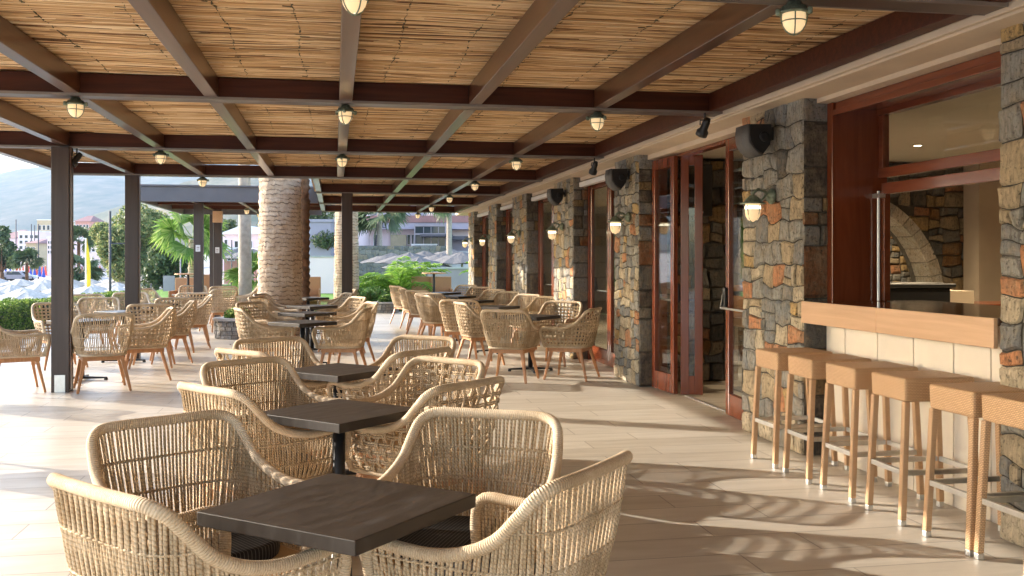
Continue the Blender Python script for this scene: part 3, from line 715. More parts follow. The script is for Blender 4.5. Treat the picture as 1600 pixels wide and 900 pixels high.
# ------------------------------------------------------------------ lamps, speakers, spotlights
def bulkhead():
    t = empty('ceiling_lamp')
    obj('canopy', MB().lathe([(0.035,0),(0.04,-0.018),(0.062,-0.024),(0.072,-0.045),(0.085,-0.052),(0.085,-0.06),(0.062,-0.06)], 20), M['verdi'], t, True)
    lg = MB()
    for k in range(3):
        a_ = k*2*PI/3+0.4; lg.lathe([(0.011,-0.075),(0.014,-0.068),(0.014,-0.045),(0.008,-0.04)], 8, (0.09*math.cos(a_), 0.09*math.sin(a_), 0))
    obj('lug', lg, M['verdi'], t, True)
    obj('globe', MB().lathe([(0.058,-0.055),(0.060,-0.09),(0.054,-0.12),(0.04,-0.143),(0.02,-0.155),(0.001,-0.158)], 18, cap=False), M['bulb'], t, True)
    obj('glow_core', MB().lathe([(0.012,-0.152),(0.001,-0.1595)], 10, cap=False), M['filament'], t, True)
    cg = MB()
    for k in range(2):
        a_ = k*PI/2+0.5
        cg.tube([(0.066*math.cos(a_)*math.sin(q), 0.066*math.sin(a_)*math.sin(q), -0.06-0.108*math.cos(q)) for q in [(-PI/2)+PI*j/14 for j in range(15)]], 0.0038, 5)
    cg.tube([(0.063*math.cos(2*PI*k/18), 0.063*math.sin(2*PI*k/18), -0.10) for k in range(18)], 0.0035, 5, True)
    obj('cage', cg, M['verdi'], t, True)
    return learn(t)
lampspec = [
 (0.085,4.30,'caged brass lamp on the near beam, cut by the top picture edge left of centre'),
 (2.15,4.30,'largest caged brass lamp, on the near beam at top right by the wall'),
 (-1.93,7.82,'caged brass lamp under the second beam near the left edge of the picture'),
 (0.085,7.82,'caged brass lamp at the middle of the second beam, above the row of square tables'),
 (2.15,7.82,'caged brass lamp under the second beam near the wall and the black spotlight'),
 (-1.93,11.47,'caged brass lamp right of the front dark post, under the third beam'),
 (0.085,11.47,'caged brass lamp at the middle of the third beam'),
 (2.15,11.47,'caged brass lamp under the third beam, right of the middle towards the wall'),
 (-1.93,15.0,'caged brass lamp just above the grey pavilion fascia on the outer beam'),
 (2.15,15.0,'caged brass lamp under the fourth beam on the wall side'),
 (2.15,18.37,'caged brass lamp under the fifth beam on the wall side'),
 (2.15,21.92,'caged brass lamp under the sixth beam, second farthest on the wall side'),
 (2.15,25.5,'farthest caged brass lamp at the end of the cane roof')]
proto = bulkhead()
for i, (x, y, lb) in enumerate(lampspec):
    o = proto if i == 0 else copy_tree(proto)
    o.location = (x, y, ZB-0.007); tag(o, lb, 'lamp', 'caged lamps under the pergola beams'); o.rotation_euler = (0,0,0.7*i); o.scale = (.93,.93,.93)
for (px, Z, dz, lb) in ((385.5, 22.8, 0, 'small caged lamp under the grey pavilion, left one of two by the palm trunk'), (405, 24.7, 0, 'small caged lamp under the grey pavilion touching the left side of the palm trunk')):
    o = copy_tree(proto); x, y = at(px, Z); o.location = (x, y, 2.655); tag(o, lb, 'lamp', 'caged lamps under the pergola beams')
def walllamp():
    t = empty('wall_lamp')
    obj('wall_plate', MB().lathe([(0.06,0),(0.06,0.02),(0.045,0.035),(0.02,0.05)], 16, (0,0,0.09), M=Matrix.Rotation(-PI/2, 4, 'Y')), M['verdi'], t, True)
    obj('bracket', MB().tube([(-0.03,0,0.09),(-0.07,0,0.13),(-0.12,0,0.145),(-0.16,0,0.12),(-0.165,0,0.08)], 0.012, 8).tube([(-0.06,0,0.10),(-0.09,0,0.06),(-0.13,0,0.065),(-0.16,0,0.09)], 0.008, 8), M['verdi'], t, True)
    obj('hood', MB().lathe([(0.02,0.10),(0.05,0.075),(0.065,0.05),(0.10,0.035),(0.098,0.03),(0.06,0.035)], 20, (-0.165,0,0)), M['verdi'], t, True)
    obj('globe', MB().lathe([(0.057,0.04),(0.060,-0.03),(0.055,-0.065),(0.038,-0.095),(0.001,-0.11)], 18, (-0.165,0,0), cap=False), M['bulb'], t, True)
    obj('glow_core', MB().lathe([(0.001,0.02),(0.0605,0.015),(0.0605,-0.012),(0.001,-0.02)], 18, (-0.165,0,0), cap=False), M['filament'], t, True)
    cg = MB()
    for k in range(2):
        a_ = k*PI/2+0.5
        cg.tube([(-0.165+0.065*math.cos(a_)*math.sin(q), 0.065*math.sin(a_)*math.sin(q), 0.02-0.135*math.cos(q)) for q in [(-PI/2)+PI*j/14 for j in range(15)]], 0.0035, 5)
    cg.tube([(-0.165+0.064*math.cos(2*PI*k/18), 0.064*math.sin(2*PI*k/18), -0.015) for k in range(18)], 0.003, 5, True)
    obj('cage', cg, M['verdi'], t, True)
    return learn(t)
proto = walllamp()
for i, (y, lb) in enumerate(((7.1,'lit brass wall lamp on the stone pillar between the open door and the serving window'), (10.86,'lit brass wall lamp on the stone pillar left of the open door'),
        (14.2,'third brass wall lamp from the right, on the pillar with the smallest speaker'), (17.65,'fourth brass wall lamp along the stone pillars'), (21.2,'fifth brass wall lamp along the stone pillars'), (24.1,'farthest brass wall lamp on the last stone pillar'))):
    o = proto if i == 0 else copy_tree(proto); o.location = (WALL-0.02, y, 1.85); tag(o, lb, 'wall lamp', 'caged wall lamps on the pillars')
def speaker():
    t = empty('wall_speaker')
    # quarter-barrel cabinet, curved grille outwards
    pr = [( -0.26, -0.03), (-0.245,-0.10), (-0.20,-0.165), (-0.13,-0.20), (-0.06,-0.11), (-0.04,0.0), (-0.05,0.075), (-0.25,0.07)]
    side = [(x, -0.14, z) for x, z in pr]
    obj('cabinet', MB().prism([(x, -0.13, z) for x, z in pr], (0, 0.26, 0)), M['black'], t, bevel=0.008)
    gp = [(-0.262,0.07),(-0.272,-0.02),(-0.262,-0.09),(-0.225,-0.155),(-0.165,-0.20),(-0.125,-0.212),(-0.12,-0.19),(-0.155,-0.175),(-0.20,-0.14),(-0.235,-0.08),(-0.245,-0.02),(-0.245,0.07)]
    obj('grille', MB().prism([(x-0.012, -0.135, z) for x, z in gp], (0, 0.27, 0)), M['speaker'], t, True)
    obj('bracket', MB().bar((0.0,0,0.0),(-0.07,0,0.0),0.05,0.05).box(-0.002,0.012,-0.05,0.05,-0.06,0.06), M['black'], t, bevel=0.006)
    obj('knob', MB().lathe([(0.045,0),(0.045,0.012),(0.03,0.016)], 18, (-0.12,-0.13,-0.04), M=Matrix.Rotation(PI/2, 4, 'X')), M['blackm'], t, True)
    obj('cable', MB().tube([(-0.10,0.02,0.07),(-0.07,0.02,0.15),(-0.02,0.02,0.12),(0.0,0.02,0.20)], 0.004, 5), M['black'], t)
    return learn(t)
proto = speaker()
for i, (y, lb) in enumerate(((7.12,'large black loudspeaker with grey grille on the pillar right of the open door'), (10.88,'black loudspeaker with grey grille on the pillar left of the open door'), (14.05,'farthest black loudspeaker, on the third stone pillar'))):
    o = proto if i == 0 else copy_tree(proto); o.location = (WALL-0.03, y, 2.43); o.scale = (.86,.86,.86); tag(o, lb, 'speaker', 'black wall speakers on the pillars')
def spotlight():
    t = empty('spotlight')
    obj('yoke', MB().tube([(0,0,0),(0,0,-0.06)], 0.008, 6).tube([(0,-0.04,-0.10),(0,-0.04,-0.06),(0,0.04,-0.06),(0,0.04,-0.10)], 0.006, 5), M['black'], t)
    Mx = Matrix.Rotation(R(-150), 4, 'X') @ Matrix.Rotation(R(20), 4, 'Y')
    obj('lamp_head', MB().lathe([(0.001,-0.07),(0.025,-0.07),(0.032,-0.04),(0.034,0.03),(0.05,0.05),(0.05,0.09),(0.042,0.09),(0.03,0.05)], 14, (0,0,-0.11), True, Mx), M['black'], t, True)
    return learn(t)
proto = spotlight()
for i, (x, y, rz, lb) in enumerate(((3.04,7.68,0.9,'black spotlight under the pergola beam above the open door pillar'), (3.08,11.33,0.8,'black spotlight under the third beam beside the wall'), (-2.80,11.40,2.6,'black spotlight beside the top of the front dark post'))):
    o = proto if i == 0 else copy_tree(proto); o.location = (x, y, ZB-0.007); o.rotation_euler = (0,0,rz); tag(o, lb, 'spotlight', 'black spotlights on the beams')
# ------------------------------------------------------------------ armchairs
TOPC = [(0,-.31,.845),(.15,-.309,.846),(.232,-.297,.842),(.277,-.262,.815),(.293,-.215,.76),(.302,-.15,.692),(.31,-.06,.648),(.312,.05,.627),(.31,.16,.628),(.304,.25,.632),(.297,.288,.606),(.288,.294,.54),(.268,.275,.455),(.252,.258,.40)]
BOTC = [(0,-.232),(.10,-.230),(.165,-.215),(.205,-.185),(.228,-.14),(.238,-.08),(.243,0),(.247,.09),(.250,.17),(.252,.258)]
ZS = 0.40
def crom(pts, n):
    P = [Vector(p) for p in pts]; out = []
    for i in range(len(P)-1):
        p0 = P[max(0, i-1)]; p1 = P[i]; p2 = P[i+1]; p3 = P[min(len(P)-1, i+2)]
        if i == 0: p0 = Vector((-P[1].x, *P[1][1:]))
        for k in range(n):
            t = k/n; out.append(0.5*((2*p1)+(-p0+p2)*t+(2*p0-5*p1+4*p2-p3)*t*t+(-p0+3*p1-3*p2+p3)*t**3))
    out.append(P[-1]); return out
def resample(path, m):
    L = [0]
    for a_, b_ in zip(path, path[1:]): L.append(L[-1]+(b_-a_).length)
    out = []; j = 0
    for i in range(m+1):
        s = L[-1]*i/m
        while j < len(L)-2 and L[j+1] < s: j += 1
        out.append(path[j].lerp(path[j+1], (s-L[j])/max(1e-9, L[j+1]-L[j])))
    return out
RIMH = crom(TOPC, 10)                       # half rim, centre back to arm foot
TOPH = resample(RIMH[:101], 200)            # the part the cords hang from
BOTH = resample([Vector((p.x, p.y, ZS)) for p in crom([(x,y,0) for x,y in BOTC], 10)], 200)
def samp(arr, u):
    s = abs(u)*200; i = min(199, int(s)); p = arr[i].lerp(arr[i+1], s-i)
    return Vector((p.x if u >= 0 else -p.x, p.y, p.z))
def shell(u, v, off=0.0):
    """point on the woven shell: u -1..1 round the back, v 0 seat .. 1 rim"""
    tp = samp(TOPH, u); bt = samp(BOTH, u*0.985); p = bt.lerp(tp, v)
    n = Vector((bt.x, bt.y-0.06, 0)); n.normalize()
    bulge = 0.020*math.sin(PI*min(1, v*1.0))*(1-0.5*v)
    p = p + n*(bulge+off); return p
def chair_shell(kind, hi):
    mb = MB()
    if kind == 'A':
        N = 118 if hi else 84; r = 0.0053 if hi else 0.0062; ns = 12 if hi else 8; sd = 6 if hi else 4
        bands = [0.49, 0.595, 0.715]
        rg = random.Random(3)
        for i in range(N):
            u = -0.985 + 1.97*(i+0.5)/N; j1 = rg.uniform(-.0014,.0014); j2 = rg.uniform(-.0014,.0014)
            path = [shell(u + (j1*(1-k/ns)+j2*k/ns) + (0.0011 if i % 2 else -0.0011)*math.sin(PI*2.0*k/ns), k/ns, 0.0025*(1 if i % 2 else -1)*math.sin(PI*3*k/ns)) for k in range(ns+1)]
            mb.tube(path, r, sd, cap=False)
        for z in bands:
            for ph in (0, PI):
                run = []; M_ = 240 if hi else 100
                for k in range(M_+1):
                    u = -0.985+1.97*k/M_; zt = samp(TOPH, u).z
                    v = (z-ZS)/(zt-ZS)
                    if v < 0.93: run.append(shell(u, v, 0.0065*math.sin(u*N*PI*0.5+ph)) + Vector((0,0,0.003*math.sin(u*N*PI*0.5+ph))))
                    else:
                        if len(run) > 3: mb.tube(run, 0.0042, 4, cap=False)
                        run = []
                if len(run) > 3: mb.tube(run, 0.0042, 4, cap=False)
    else:
        N = 33; r = 0.0052 if hi else 0.0056; ns = 44 if hi else 22; sd = 5 if hi else 4; du = 0.0070
        rows = [ZS+0.024+0.044*j for j in range(9)]
        for i in range(N):
            u0 = -0.975 + 1.95*(i+0.5)/N
            for s in (-1, 1):
                u = u0+s*du; zt = samp(TOPH, u).z
                path = []
                for k in range(ns+1):
                    v = k/ns; z = ZS+(zt-ZS)*v
                    path.append(shell(u, v, 0.0062*math.cos(PI*(z-rows[0])/0.044)*(1 if i % 2 else -1)))
                mb.tube(path, r, sd, cap=False)
        for j, z in enumerate(rows):
            for s in (-1, 1):
                run = []; M_ = N*4
                for k in range(M_+1):
                    u = -0.985+1.97*k/M_; zt = samp(TOPH, u).z; v = (z+s*0.0058-ZS)/(zt-ZS)
                    if v < 0.975:
                        ii = (u+0.975)/1.95*N-0.5
                        run.append(shell(u, v, -0.0062*math.cos(PI*ii)*(-1 if j % 2 == 0 else 1)))
                    else:
                        if len(run) > 3: mb.tube(run, r, sd, cap=False)
                        run = []
                if len(run) > 3: mb.tube(run, r, sd, cap=False)
    return mb
def ring_path():
    h = resample(RIMH, 60 if True else 30)
    return [Vector((-p.x, p.y, p.z)) for p in h[::-1]] + h[1:]
def chair(kind, hi):
    t = empty('rope_armchair')
    obj('woven_shell', chair_shell(kind, hi), M['cord'], t, True)
    obj('rope_rim', MB().tube(ring_path(), 0.0195, 10 if hi else 7), M['rim'], t, True)
    bt = [Vector((-p.x, p.y, ZS)) for p in BOTH[::-8]] + [Vector((p.x, p.y, ZS)) for p in BOTH[8::8]]
    bt += [Vector((.12,.275,ZS)), Vector((-.12,.275,ZS))]
    obj('base_hoop', MB().tube(bt, 0.0145, 8, True), M['rim'], t, True)
    pl = [Vector((p.x*0.99, p.y*0.99, 0)) for p in bt]
    s = MB(); s.prism([(p.x, p.y, ZS-0.004) for p in pl], (0,0,0.018)); obj('seat', s, M['seat'], t)
    fr = MB(); z0, z1 = ZS-0.062, ZS-0.015
    for a_, b_ in (((-.205,.20),(.205,.20)), ((-.19,-.175),(.19,-.175)), ((-.20,-.20),(-.215,.22)), ((.20,-.20),(.215,.22))):
        fr.bar((*a_, (z0+z1)/2), (*b_, (z0+z1)/2), 0.028, z1-z0)
    obj('seat_frame', fr, M['teak'], t, bevel=0.004)
    for sx in (-1, 1):
        for (yt, yb_) in ((.185, .262), (-.165, -.272)):
            a_ = Vector((sx*.188, yt, ZS-0.02)); b_ = Vector((sx*.268, yb_, 0.0))
            obj('leg', MB().bar(a_, b_, 0.050, 0.036, 0.026, 0.024, up=(0,1,0)), M['teak'], t, bevel=0.005)
    return learn(t)
CH = {}
def get_chair(kind, hi):
    k = (kind, hi)
    if k not in CH: CH[k] = chair(kind, hi); return CH[k]
    return copy_tree(CH[k])
def cushion_proto():
    mb = MB(); prof = []
    def fn(u, v):
        a_ = 2*PI*u; q = 3.2
        cx = math.copysign(abs(math.cos(a_))**(2/q), math.cos(a_)); cy = math.copysign(abs(math.sin(a_))**(2/q), math.sin(a_))
        if v < 0.3: r_, z = v/0.3*0.97, 0.0
        elif v < 0.7: w = (v-0.3)/0.4*PI; r_, z = 0.97+0.03*math.sin(w), 0.022-0.022*math.cos(w)
        else: r_ = 0.97*(1-(v-0.7)/0.3); z = 0.044+0.006*(1-r_*r_)
        return (cx*r_*0.228, cy*r_*0.238+0.015, z*1.15)
    mb.grid(fn, 48, 22); return mb
cush_me = None
def put_chair(x, y, f, kind, label, hi=False, cush=None, group='rope armchairs round the square tables'):
    global cush_me
    o = get_chair(kind, hi); o.location = (x, y, 0); o.rotation_euler = (0, 0, R(f-90)); tag(o, label, 'chair', group)
    if cush:
        if cush_me is None: c = obj('seat_cushion', cushion_proto(), M['cloth'], None, True); cush_me = c
        else: c = cush_me.copy(); C.objects.link(c)
        c.location = (x, y, ZS+0.0145); c.rotation_euler = (0, 0, R(f-90)); tag(c, cush, 'cushion', 'black seat cushions on the armchairs')
def table():
    t = empty('square_table')
    w = 0.282
    obj('tabletop', MB().box(-w, w, -w, w, 0.678, 0.72), M['table'], t, bevel=0.003)
    obj('column', MB().lathe([(0.032,0.03),(0.030,0.66)], 16), M['blackm'], t, True)
    obj('top_bracket', MB().box(-0.14,0.14,-0.03,0.03,0.66,0.677).box(-0.03,0.03,-0.14,0.14,0.655,0.66), M['blackm'], t)
    for k in range(4):
        a_ = k*PI/2+PI/4; d = Vector((math.cos(a_), math.sin(a_), 0))
        obj('foot', MB().bar(d*0.02+Vector((0,0,.035)), d*0.29+Vector((0,0,.028)), 0.05, 0.03, 0.03, 0.016).lathe([(0.022,0),(0.022,0.022)], 10, tuple(d*0.275)), M['blackm'], t)
    return learn(t)
TB = table(); TBused = [False]
def put_table(x, y, rz, label):
    if TBused[0]: o = copy_tree(TB)
    else: o = TB; TBused[0] = True
    o.location = (x, y, 0); o.rotation_euler = (0, 0, R(rz)); o.scale = (1.04,1.04,1) if y < 3 else (1,1,1); tag(o, label, 'table', 'square charcoal tables')
put_table(.02, 2.96, 49.5, 'nearest square charcoal table, large in the foreground')
put_table(.02, 4.76, 45, 'second charcoal table from the front of the middle row')
put_table(.02, 6.55, 45, 'third charcoal table from the front of the middle row')
put_table(-.37, 11.6, 42, 'charcoal table of the middle row just beyond the gap, in front of the palm trunk')
put_table(-.37, 13.6, 42, 'charcoal table in front of the palm trunk, behind the first one past the gap')
put_table(-.35, 15.6, 42, 'charcoal table to the right of the palm trunk foot')
put_table(-.5, 18.9, 42, 'farthest charcoal table of the middle row, half behind the thin dark post')
for (x, y, lb) in ((-2.98,12.35,'charcoal table behind the front dark post'), (-2.92,14.4,'second charcoal table of the seaward row, legs seen right of the front post'),
                   (-2.9,16.6,'third charcoal table of the seaward row'), (-2.9,18.8,'fourth charcoal table of the seaward row near the round stone planter'), (-2.95,21.2,'farthest charcoal table of the seaward row under the grey pavilion')): put_table(x, y, 45, lb)
for (x, y, lb) in ((2.5,12.35,'nearest charcoal table along the stone pillars, between woven chairs'), (2.45,14.9,'second charcoal table along the stone pillars'), (2.4,17.1,'third charcoal table along the stone pillars'),
                   (2.38,19.2,'fourth charcoal table along the stone pillars, small things on it'), (2.35,21.3,'farthest charcoal table along the stone pillars')): put_table(x, y, 45, lb)
L = put_chair
L(-.385,2.88,41,'A','nearest rope armchair at the lower left corner, seen from behind its tall back', True, 'black pinstriped cushion on the armchair at the lower left corner')
L(.51,2.90,139,'A','nearest rope armchair at lower right, its high back pointing at the stools', True, 'black pinstriped cushion on the lower right foreground armchair')
L(-.46,3.56,-55,'A','corded armchair beyond the foreground table on its left, front seen through the cords', True, 'black cushion on the armchair beyond the foreground table, left side')
L(.46,3.47,243,'A','corded armchair beyond the foreground table on its right, facing the camera', True, 'black cushion on the armchair beyond the foreground table, right side')
L(-.35,4.88,38,'A','corded armchair on the left of the second table, seen side on', True, 'black cushion on the side-on armchair left of the second table')
L(-.35,5.66,-53,'A','corded armchair behind the second table on the left, facing the camera', True)
L(.45,4.89,132,'B','open lattice armchair at the right near side of the second table', True)
L(.45,5.53,223,'B','lattice armchair with dense checkered back facing the camera behind the second table', True)
L(-.39,6.72,42,'B','lattice armchair left of the third table, only rim and one arm showing', True)
L(-.34,7.22,-60,'A','corded armchair behind the third table on the left')
L(.38,6.57,132,'B','lattice armchair right of the third table with a dark slanted rim', True)
L(.50,7.22,230,'A','corded armchair behind the third table on the right, pale upright back')
L(-.86,12.2,15,'B','lattice armchair before the palm trunk beside the stone planter')
L(-.92,13.6,-35,'B','lattice armchair just behind the one beside the stone planter')
L(-.95,15.7,-25,'A','corded armchair against the left foot of the palm trunk')
L(-.98,17.0,-20,'A','low corded armchair rim farthest left of the palm trunk foot')
L(.10,11.95,168,'A','corded armchair seen from behind, standing alone past the gap in the middle row')
L(.22,13.4,195,'A','taller looking corded armchair overlapped by the one standing past the gap')
L(.10,15.3,205,'B','lattice armchair facing left right of the palm trunk')
L(-.05,17.2,195,'B','lattice armchair behind post and palm trunk, facing left')
L(.05,19.4,200,'A','small corded armchair right beside the foot of the thin dark post')
L(-.9,19.6,-20,'A','far corded armchair beside the second brown trunk')
# seaward row
L(-3.45,11.45,24,'A','corded armchair at the left picture edge, seen side on before the hedge')
L(-2.55,11.45,108,'A','corded armchair from behind right of the front dark post')
L(-3.62,13.9,-60,'B','lattice armchair half hidden behind the front dark post')
L(-3.55,15.6,-85,'A','corded armchair facing the camera between the two dark posts')
L(-2.42,13.75,95,'B','lattice armchair from behind, just right of the armchair at the front post')
L(-2.25,12.35,192,'B','lattice armchair side on facing left, first of the diagonal row by the post')
L(-2.28,14.35,192,'B','lattice armchair side on facing left, second of the diagonal row')
L(-2.45,15.9,98,'B','lattice armchair back left of the second side-on chair')
L(-2.30,16.6,190,'B','lattice armchair side on facing left, third of the diagonal row')
L(-2.5,18.1,100,'B','lattice armchair back just behind the third side-on chair')
L(-2.32,20.3,125,'B','lattice armchair from behind beside the round stone planter')
L(-1.95,22.1,185,'A','far corded armchair facing left beside the pale palm trunk')
L(-2.45,22.4,100,'A','far corded armchair back between the pavilion posts')
L(-3.5,18.0,-70,'A','corded armchair right of the second dark post, low by the hedge')
L(-3.6,20.4,-40,'A','corded armchair facing right before the pavilion post')
L(-3.1,22.6,-80,'B','far lattice armchair facing the camera before the pavilion post')
L(-4.0,17.2,-60,'A','pale corded armchair just left of the second dark post')
L(-3.98,10.6,60,'A','armchair cut by the left picture edge at table height, only a bit of arm showing')
L(-2.93,7.40,100,'A','armchair mostly outside the left picture edge, one wooden leg on the white floor')
# row by the pillars
L(2.84,11.5,148,'B','open lattice armchair nearest the glazed doors, facing left')
L(3.0,13.1,232,'B','lattice armchair in front of a stone pillar, facing the camera')
L(2.08,11.45,62,'A','corded armchair seen from behind at the nearest table by the pillars')
L(1.98,13.3,10,'B','lattice armchair facing the wall, overlapped by the corded one seen from behind')
L(1.88,14.3,68,'B','lattice armchair with full square back seen from behind by the pillars')
L(1.72,16.2,20,'A','corded armchair hidden behind the square backed lattice chair')
L(1.78,17.2,55,'A','corded armchair third from the far left of the pillar row')
L(1.72,18.6,50,'A','corded armchair in the middle of the far left side of the pillar row')
L(1.66,20.2,10,'A','second farthest corded armchair on the left side of the pillar row')
L(1.58,21.8,25,'A','farthest left armchair of the pillar row, next to the green palm')
L(3.05,14.9,205,'A','corded armchair facing left by the third stone pillar','' == 'x')
L(2.98,15.9,212,'A','corded armchair behind, by the third stone pillar, with a black cushion', False, 'black cushion glimpsed on the armchair by the third pillar')
L(2.9,17.3,215,'A','corded armchair facing the camera by the fourth stone pillar')
L(2.88,18.7,215,'B','lattice armchair facing the camera by the fourth stone pillar')
L(2.85,20.3,222,'B','lattice armchair second farthest on the wall side')
L(2.8,21.9,225,'B','farthest lattice armchair on the wall side')

# ------------------------------------------------------------------ bar stools
def uvbox(mb, P):
    """hexahedron with metric uv on every face"""
    b = len(mb.v); mb.v += [tuple(p) for p in P]
    for q in ((0,3,2,1),(4,5,6,7),(0,1,5,4),(1,2,6,5),(2,3,7,6),(3,0,4,7)):
        p = [Vector(P[i]) for i in q]; w = (p[1]-p[0]).length; h = (p[3]-p[0]).length
        mb.face([b+i for i in q], [(0,0),(w,0),(w,h),(0,h)])
def stool():
    t = empty('bar_stool')
    H, hw, hd = 0.80, 0.176, 0.214
    s = MB(); e = 0.004
    uvbox(s, [(-hd+e,-hw+e,H-0.13),(hd-e,-hw+e,H-0.13),(hd-e,hw-e,H-0.13),(-hd+e,hw-e,H-0.13),(-hd,-hw,H),(hd,-hw,H),(hd,hw,H),(-hd,hw,H)])
    obj('seat', s, M['strap'], t, bevel=0.014)
    for sx in (-1, 1):
        for sy in (-1, 1):
            tx, ty = sx*(hd-0.019), sy*(hw-0.019); bx, by = sx*(hd+0.012), sy*(hw-0.006); w = 0.0175
            l = MB(); z1 = H-0.128
            uvbox(l, [(bx-w,by-w,0.03),(bx+w,by-w,0.03),(bx+w,by+w,0.03),(bx-w,by+w,0.03),(tx-w,ty-w,z1),(tx+w,ty-w,z1),(tx+w,ty+w,z1),(tx-w,ty+w,z1)])
            lg = obj('leg', l, M['strap'], t, bevel=0.006)
            obj('metal_tip', MB().box(bx-w+.001,bx+w-.001,by-w+.001,by+w-.001,0,0.03), M['alu'], lg, bevel=0.003)
    def leg_at(z): k = (H-0.128-z)/(H-0.158); return (hd-0.019)+k*0.031, (hw-0.019)+k*0.013
    for z, nm in ((0.285, 'footrest'),):
        x_, y_ = leg_at(z)
        for sy in (-1, 1): obj(nm, MB().box(-x_+.016, x_-.016, sy*y_-.012, sy*y_+.012, z-.014, z+.014), M['steel'], t, bevel=0.002)
        for sx in (-1, 1): obj(nm, MB().box(sx*x_-.012, sx*x_+.012, -y_+.016, y_-.016, z-.014, z+.014), M['steel'], t, bevel=0.002)
    return learn(t)
proto = stool()
names = ('farthest woven bar stool from the camera, beside the stone pillar', 'second woven bar stool from the open door', 'third woven bar stool from the open door',
         'fourth woven bar stool from the open door, in front of the cream panels', 'fifth bar stool, its near legs touching those of the next one', 'nearest woven bar stool, cut off by the right edge of the picture')
for i, (y, lb) in enumerate(zip((6.47,5.985,5.49,4.98,4.44,4.04), names)):
    o = proto if i == 0 else copy_tree(proto); o.location = (3.23+0.012*i, y, 0); o.rotation_euler = (0,0,R((1.2,-1.0,0.6,-0.8,1.5,0.5)[i])); tag(o, lb, 'bar stool', 'woven bar stools along the counter')
# ------------------------------------------------------------------ vegetation
def leaf_cloud(mb, pts, size, rg, asp=0.5):
    for p in pts:
        d = Vector((rg.gauss(0,1), rg.gauss(0,1), rg.gauss(0,1))).normalized(); e = d.cross(Vector((rg.gauss(0,1), rg.gauss(0,1), rg.gauss(0,1)))).normalized()
        s = size*rg.uniform(0.6, 1.4); p = Vector(p)
        mb.poly([p-d*s*.5, p+e*s*asp*.5, p+d*s*.5, p-e*s*asp*.5])
def blob_pts(c, r, n, rg, shell_=0.55):
    out = []
    while len(out) < n:
        v = Vector((rg.uniform(-1,1), rg.uniform(-1,1), rg.uniform(-1,1)))
        if not 0.15 < v.length < 1 or v.length < shell_*rg.random(): continue
        out.append((c[0]+v.x*r[0], c[1]+v.y*r[1], c[2]+v.z*r[2]))
    return out
def hedge(x0, y0, x1, y1, w, h, z0, n, label, seed):
    rg = random.Random(seed); t = empty('hedge', (x0, y0, z0), math.atan2(y1-y0, x1-x0), label, 'hedge'); Lh = math.hypot(x1-x0, y1-y0)
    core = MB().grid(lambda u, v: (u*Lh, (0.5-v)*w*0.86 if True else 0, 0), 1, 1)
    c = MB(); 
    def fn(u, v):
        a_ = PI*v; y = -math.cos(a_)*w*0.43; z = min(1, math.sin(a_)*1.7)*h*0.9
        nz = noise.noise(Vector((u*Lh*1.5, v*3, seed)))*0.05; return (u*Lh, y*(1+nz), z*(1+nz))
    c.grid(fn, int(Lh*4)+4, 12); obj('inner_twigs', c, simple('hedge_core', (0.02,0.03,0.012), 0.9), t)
    mb = MB(); pts = []
    for _ in range(n):
        u = rg.random()*Lh; a_ = PI*rg.random(); bump = 1+0.10*noise.noise(Vector((u*2.2, a_*2, seed)))
        y = -math.cos(a_)*w*0.5*bump; z = min(1, math.sin(a_)*1.7)*h*bump*rg.uniform(0.9, 1.05)
        pts.append((u, y+rg.gauss(0,.02), z))
    leaf_cloud(mb, pts, 0.055, rg); obj('leaves', mb, M['hedge'], t); return t
hedge(-5.9, 12.3, -6.45, 21.5, 1.0, 0.60, 0.0, 26000, 'long clipped green hedge along the seaward terrace edge at left', 1)
hedge(-6.5, 22.6, -5.6, 29.5, 0.9, 0.52, 0.0, 12000, 'clipped hedge farther on, between the two dark posts', 2)
hedge(-5.0, 27.2, -2.6, 27.7, 0.8, 0.35, -0.1, 5000, 'low strip of hedge behind the pavilion by the pale palm trunk', 3)
def shrub(px, Z, w, h, n, label, mat='shrub', size=0.07, name='shrub', cat='shrub', z0=None):
    x, y = at(px, Z); rg = random.Random(int(px*7)); t = empty(name, (x, y, gz(x, y) if z0 is None else z0), 0, label, cat)
    st = MB()
    for k in range(7):
        a_ = rg.random()*6.28; st.bar((0,0,0), (math.cos(a_)*w*.3, math.sin(a_)*w*.3, h*.75), .03, .03, .01, .01)
    obj('stems', st, M['barkdark'], t)
    mb = MB()
    for k in range(9):
        a_ = rg.random()*6.28; rr = w*0.28*rg.random()
        leaf_cloud(mb, blob_pts((math.cos(a_)*rr, math.sin(a_)*rr, h*rg.uniform(.35,.75)), (w*.26, w*.26, h*.27), n//9, rg), size, rg)
    obj('leaves', mb, M[mat], t); return t
shrub(580, 27.9, 1.0, 0.85, 1800, 'round green shrub at the end of the terrace, left of the young palm')
shrub(600, 28.6, 1.1, 0.75, 1800, 'olive green shrub at the end of the terrace beside the young palm')
shrub(622, 27.8, 0.6, 0.5, 900, 'low reddish green bush under the young palm', 'tamarisk')
shrub(565, 29.5, 0.8, 0.6, 1200, 'small shrub right of the pale trunks')
shrub(512, 62, 2.2, 1.3, 1500, 'dark shrub on top of the white garden wall', 'olive', 0.16, z0=2.0)
shrub(392, 26.5, 0.5, 0.35, 500, 'small bright plant between the pale trunk and the fan palm')
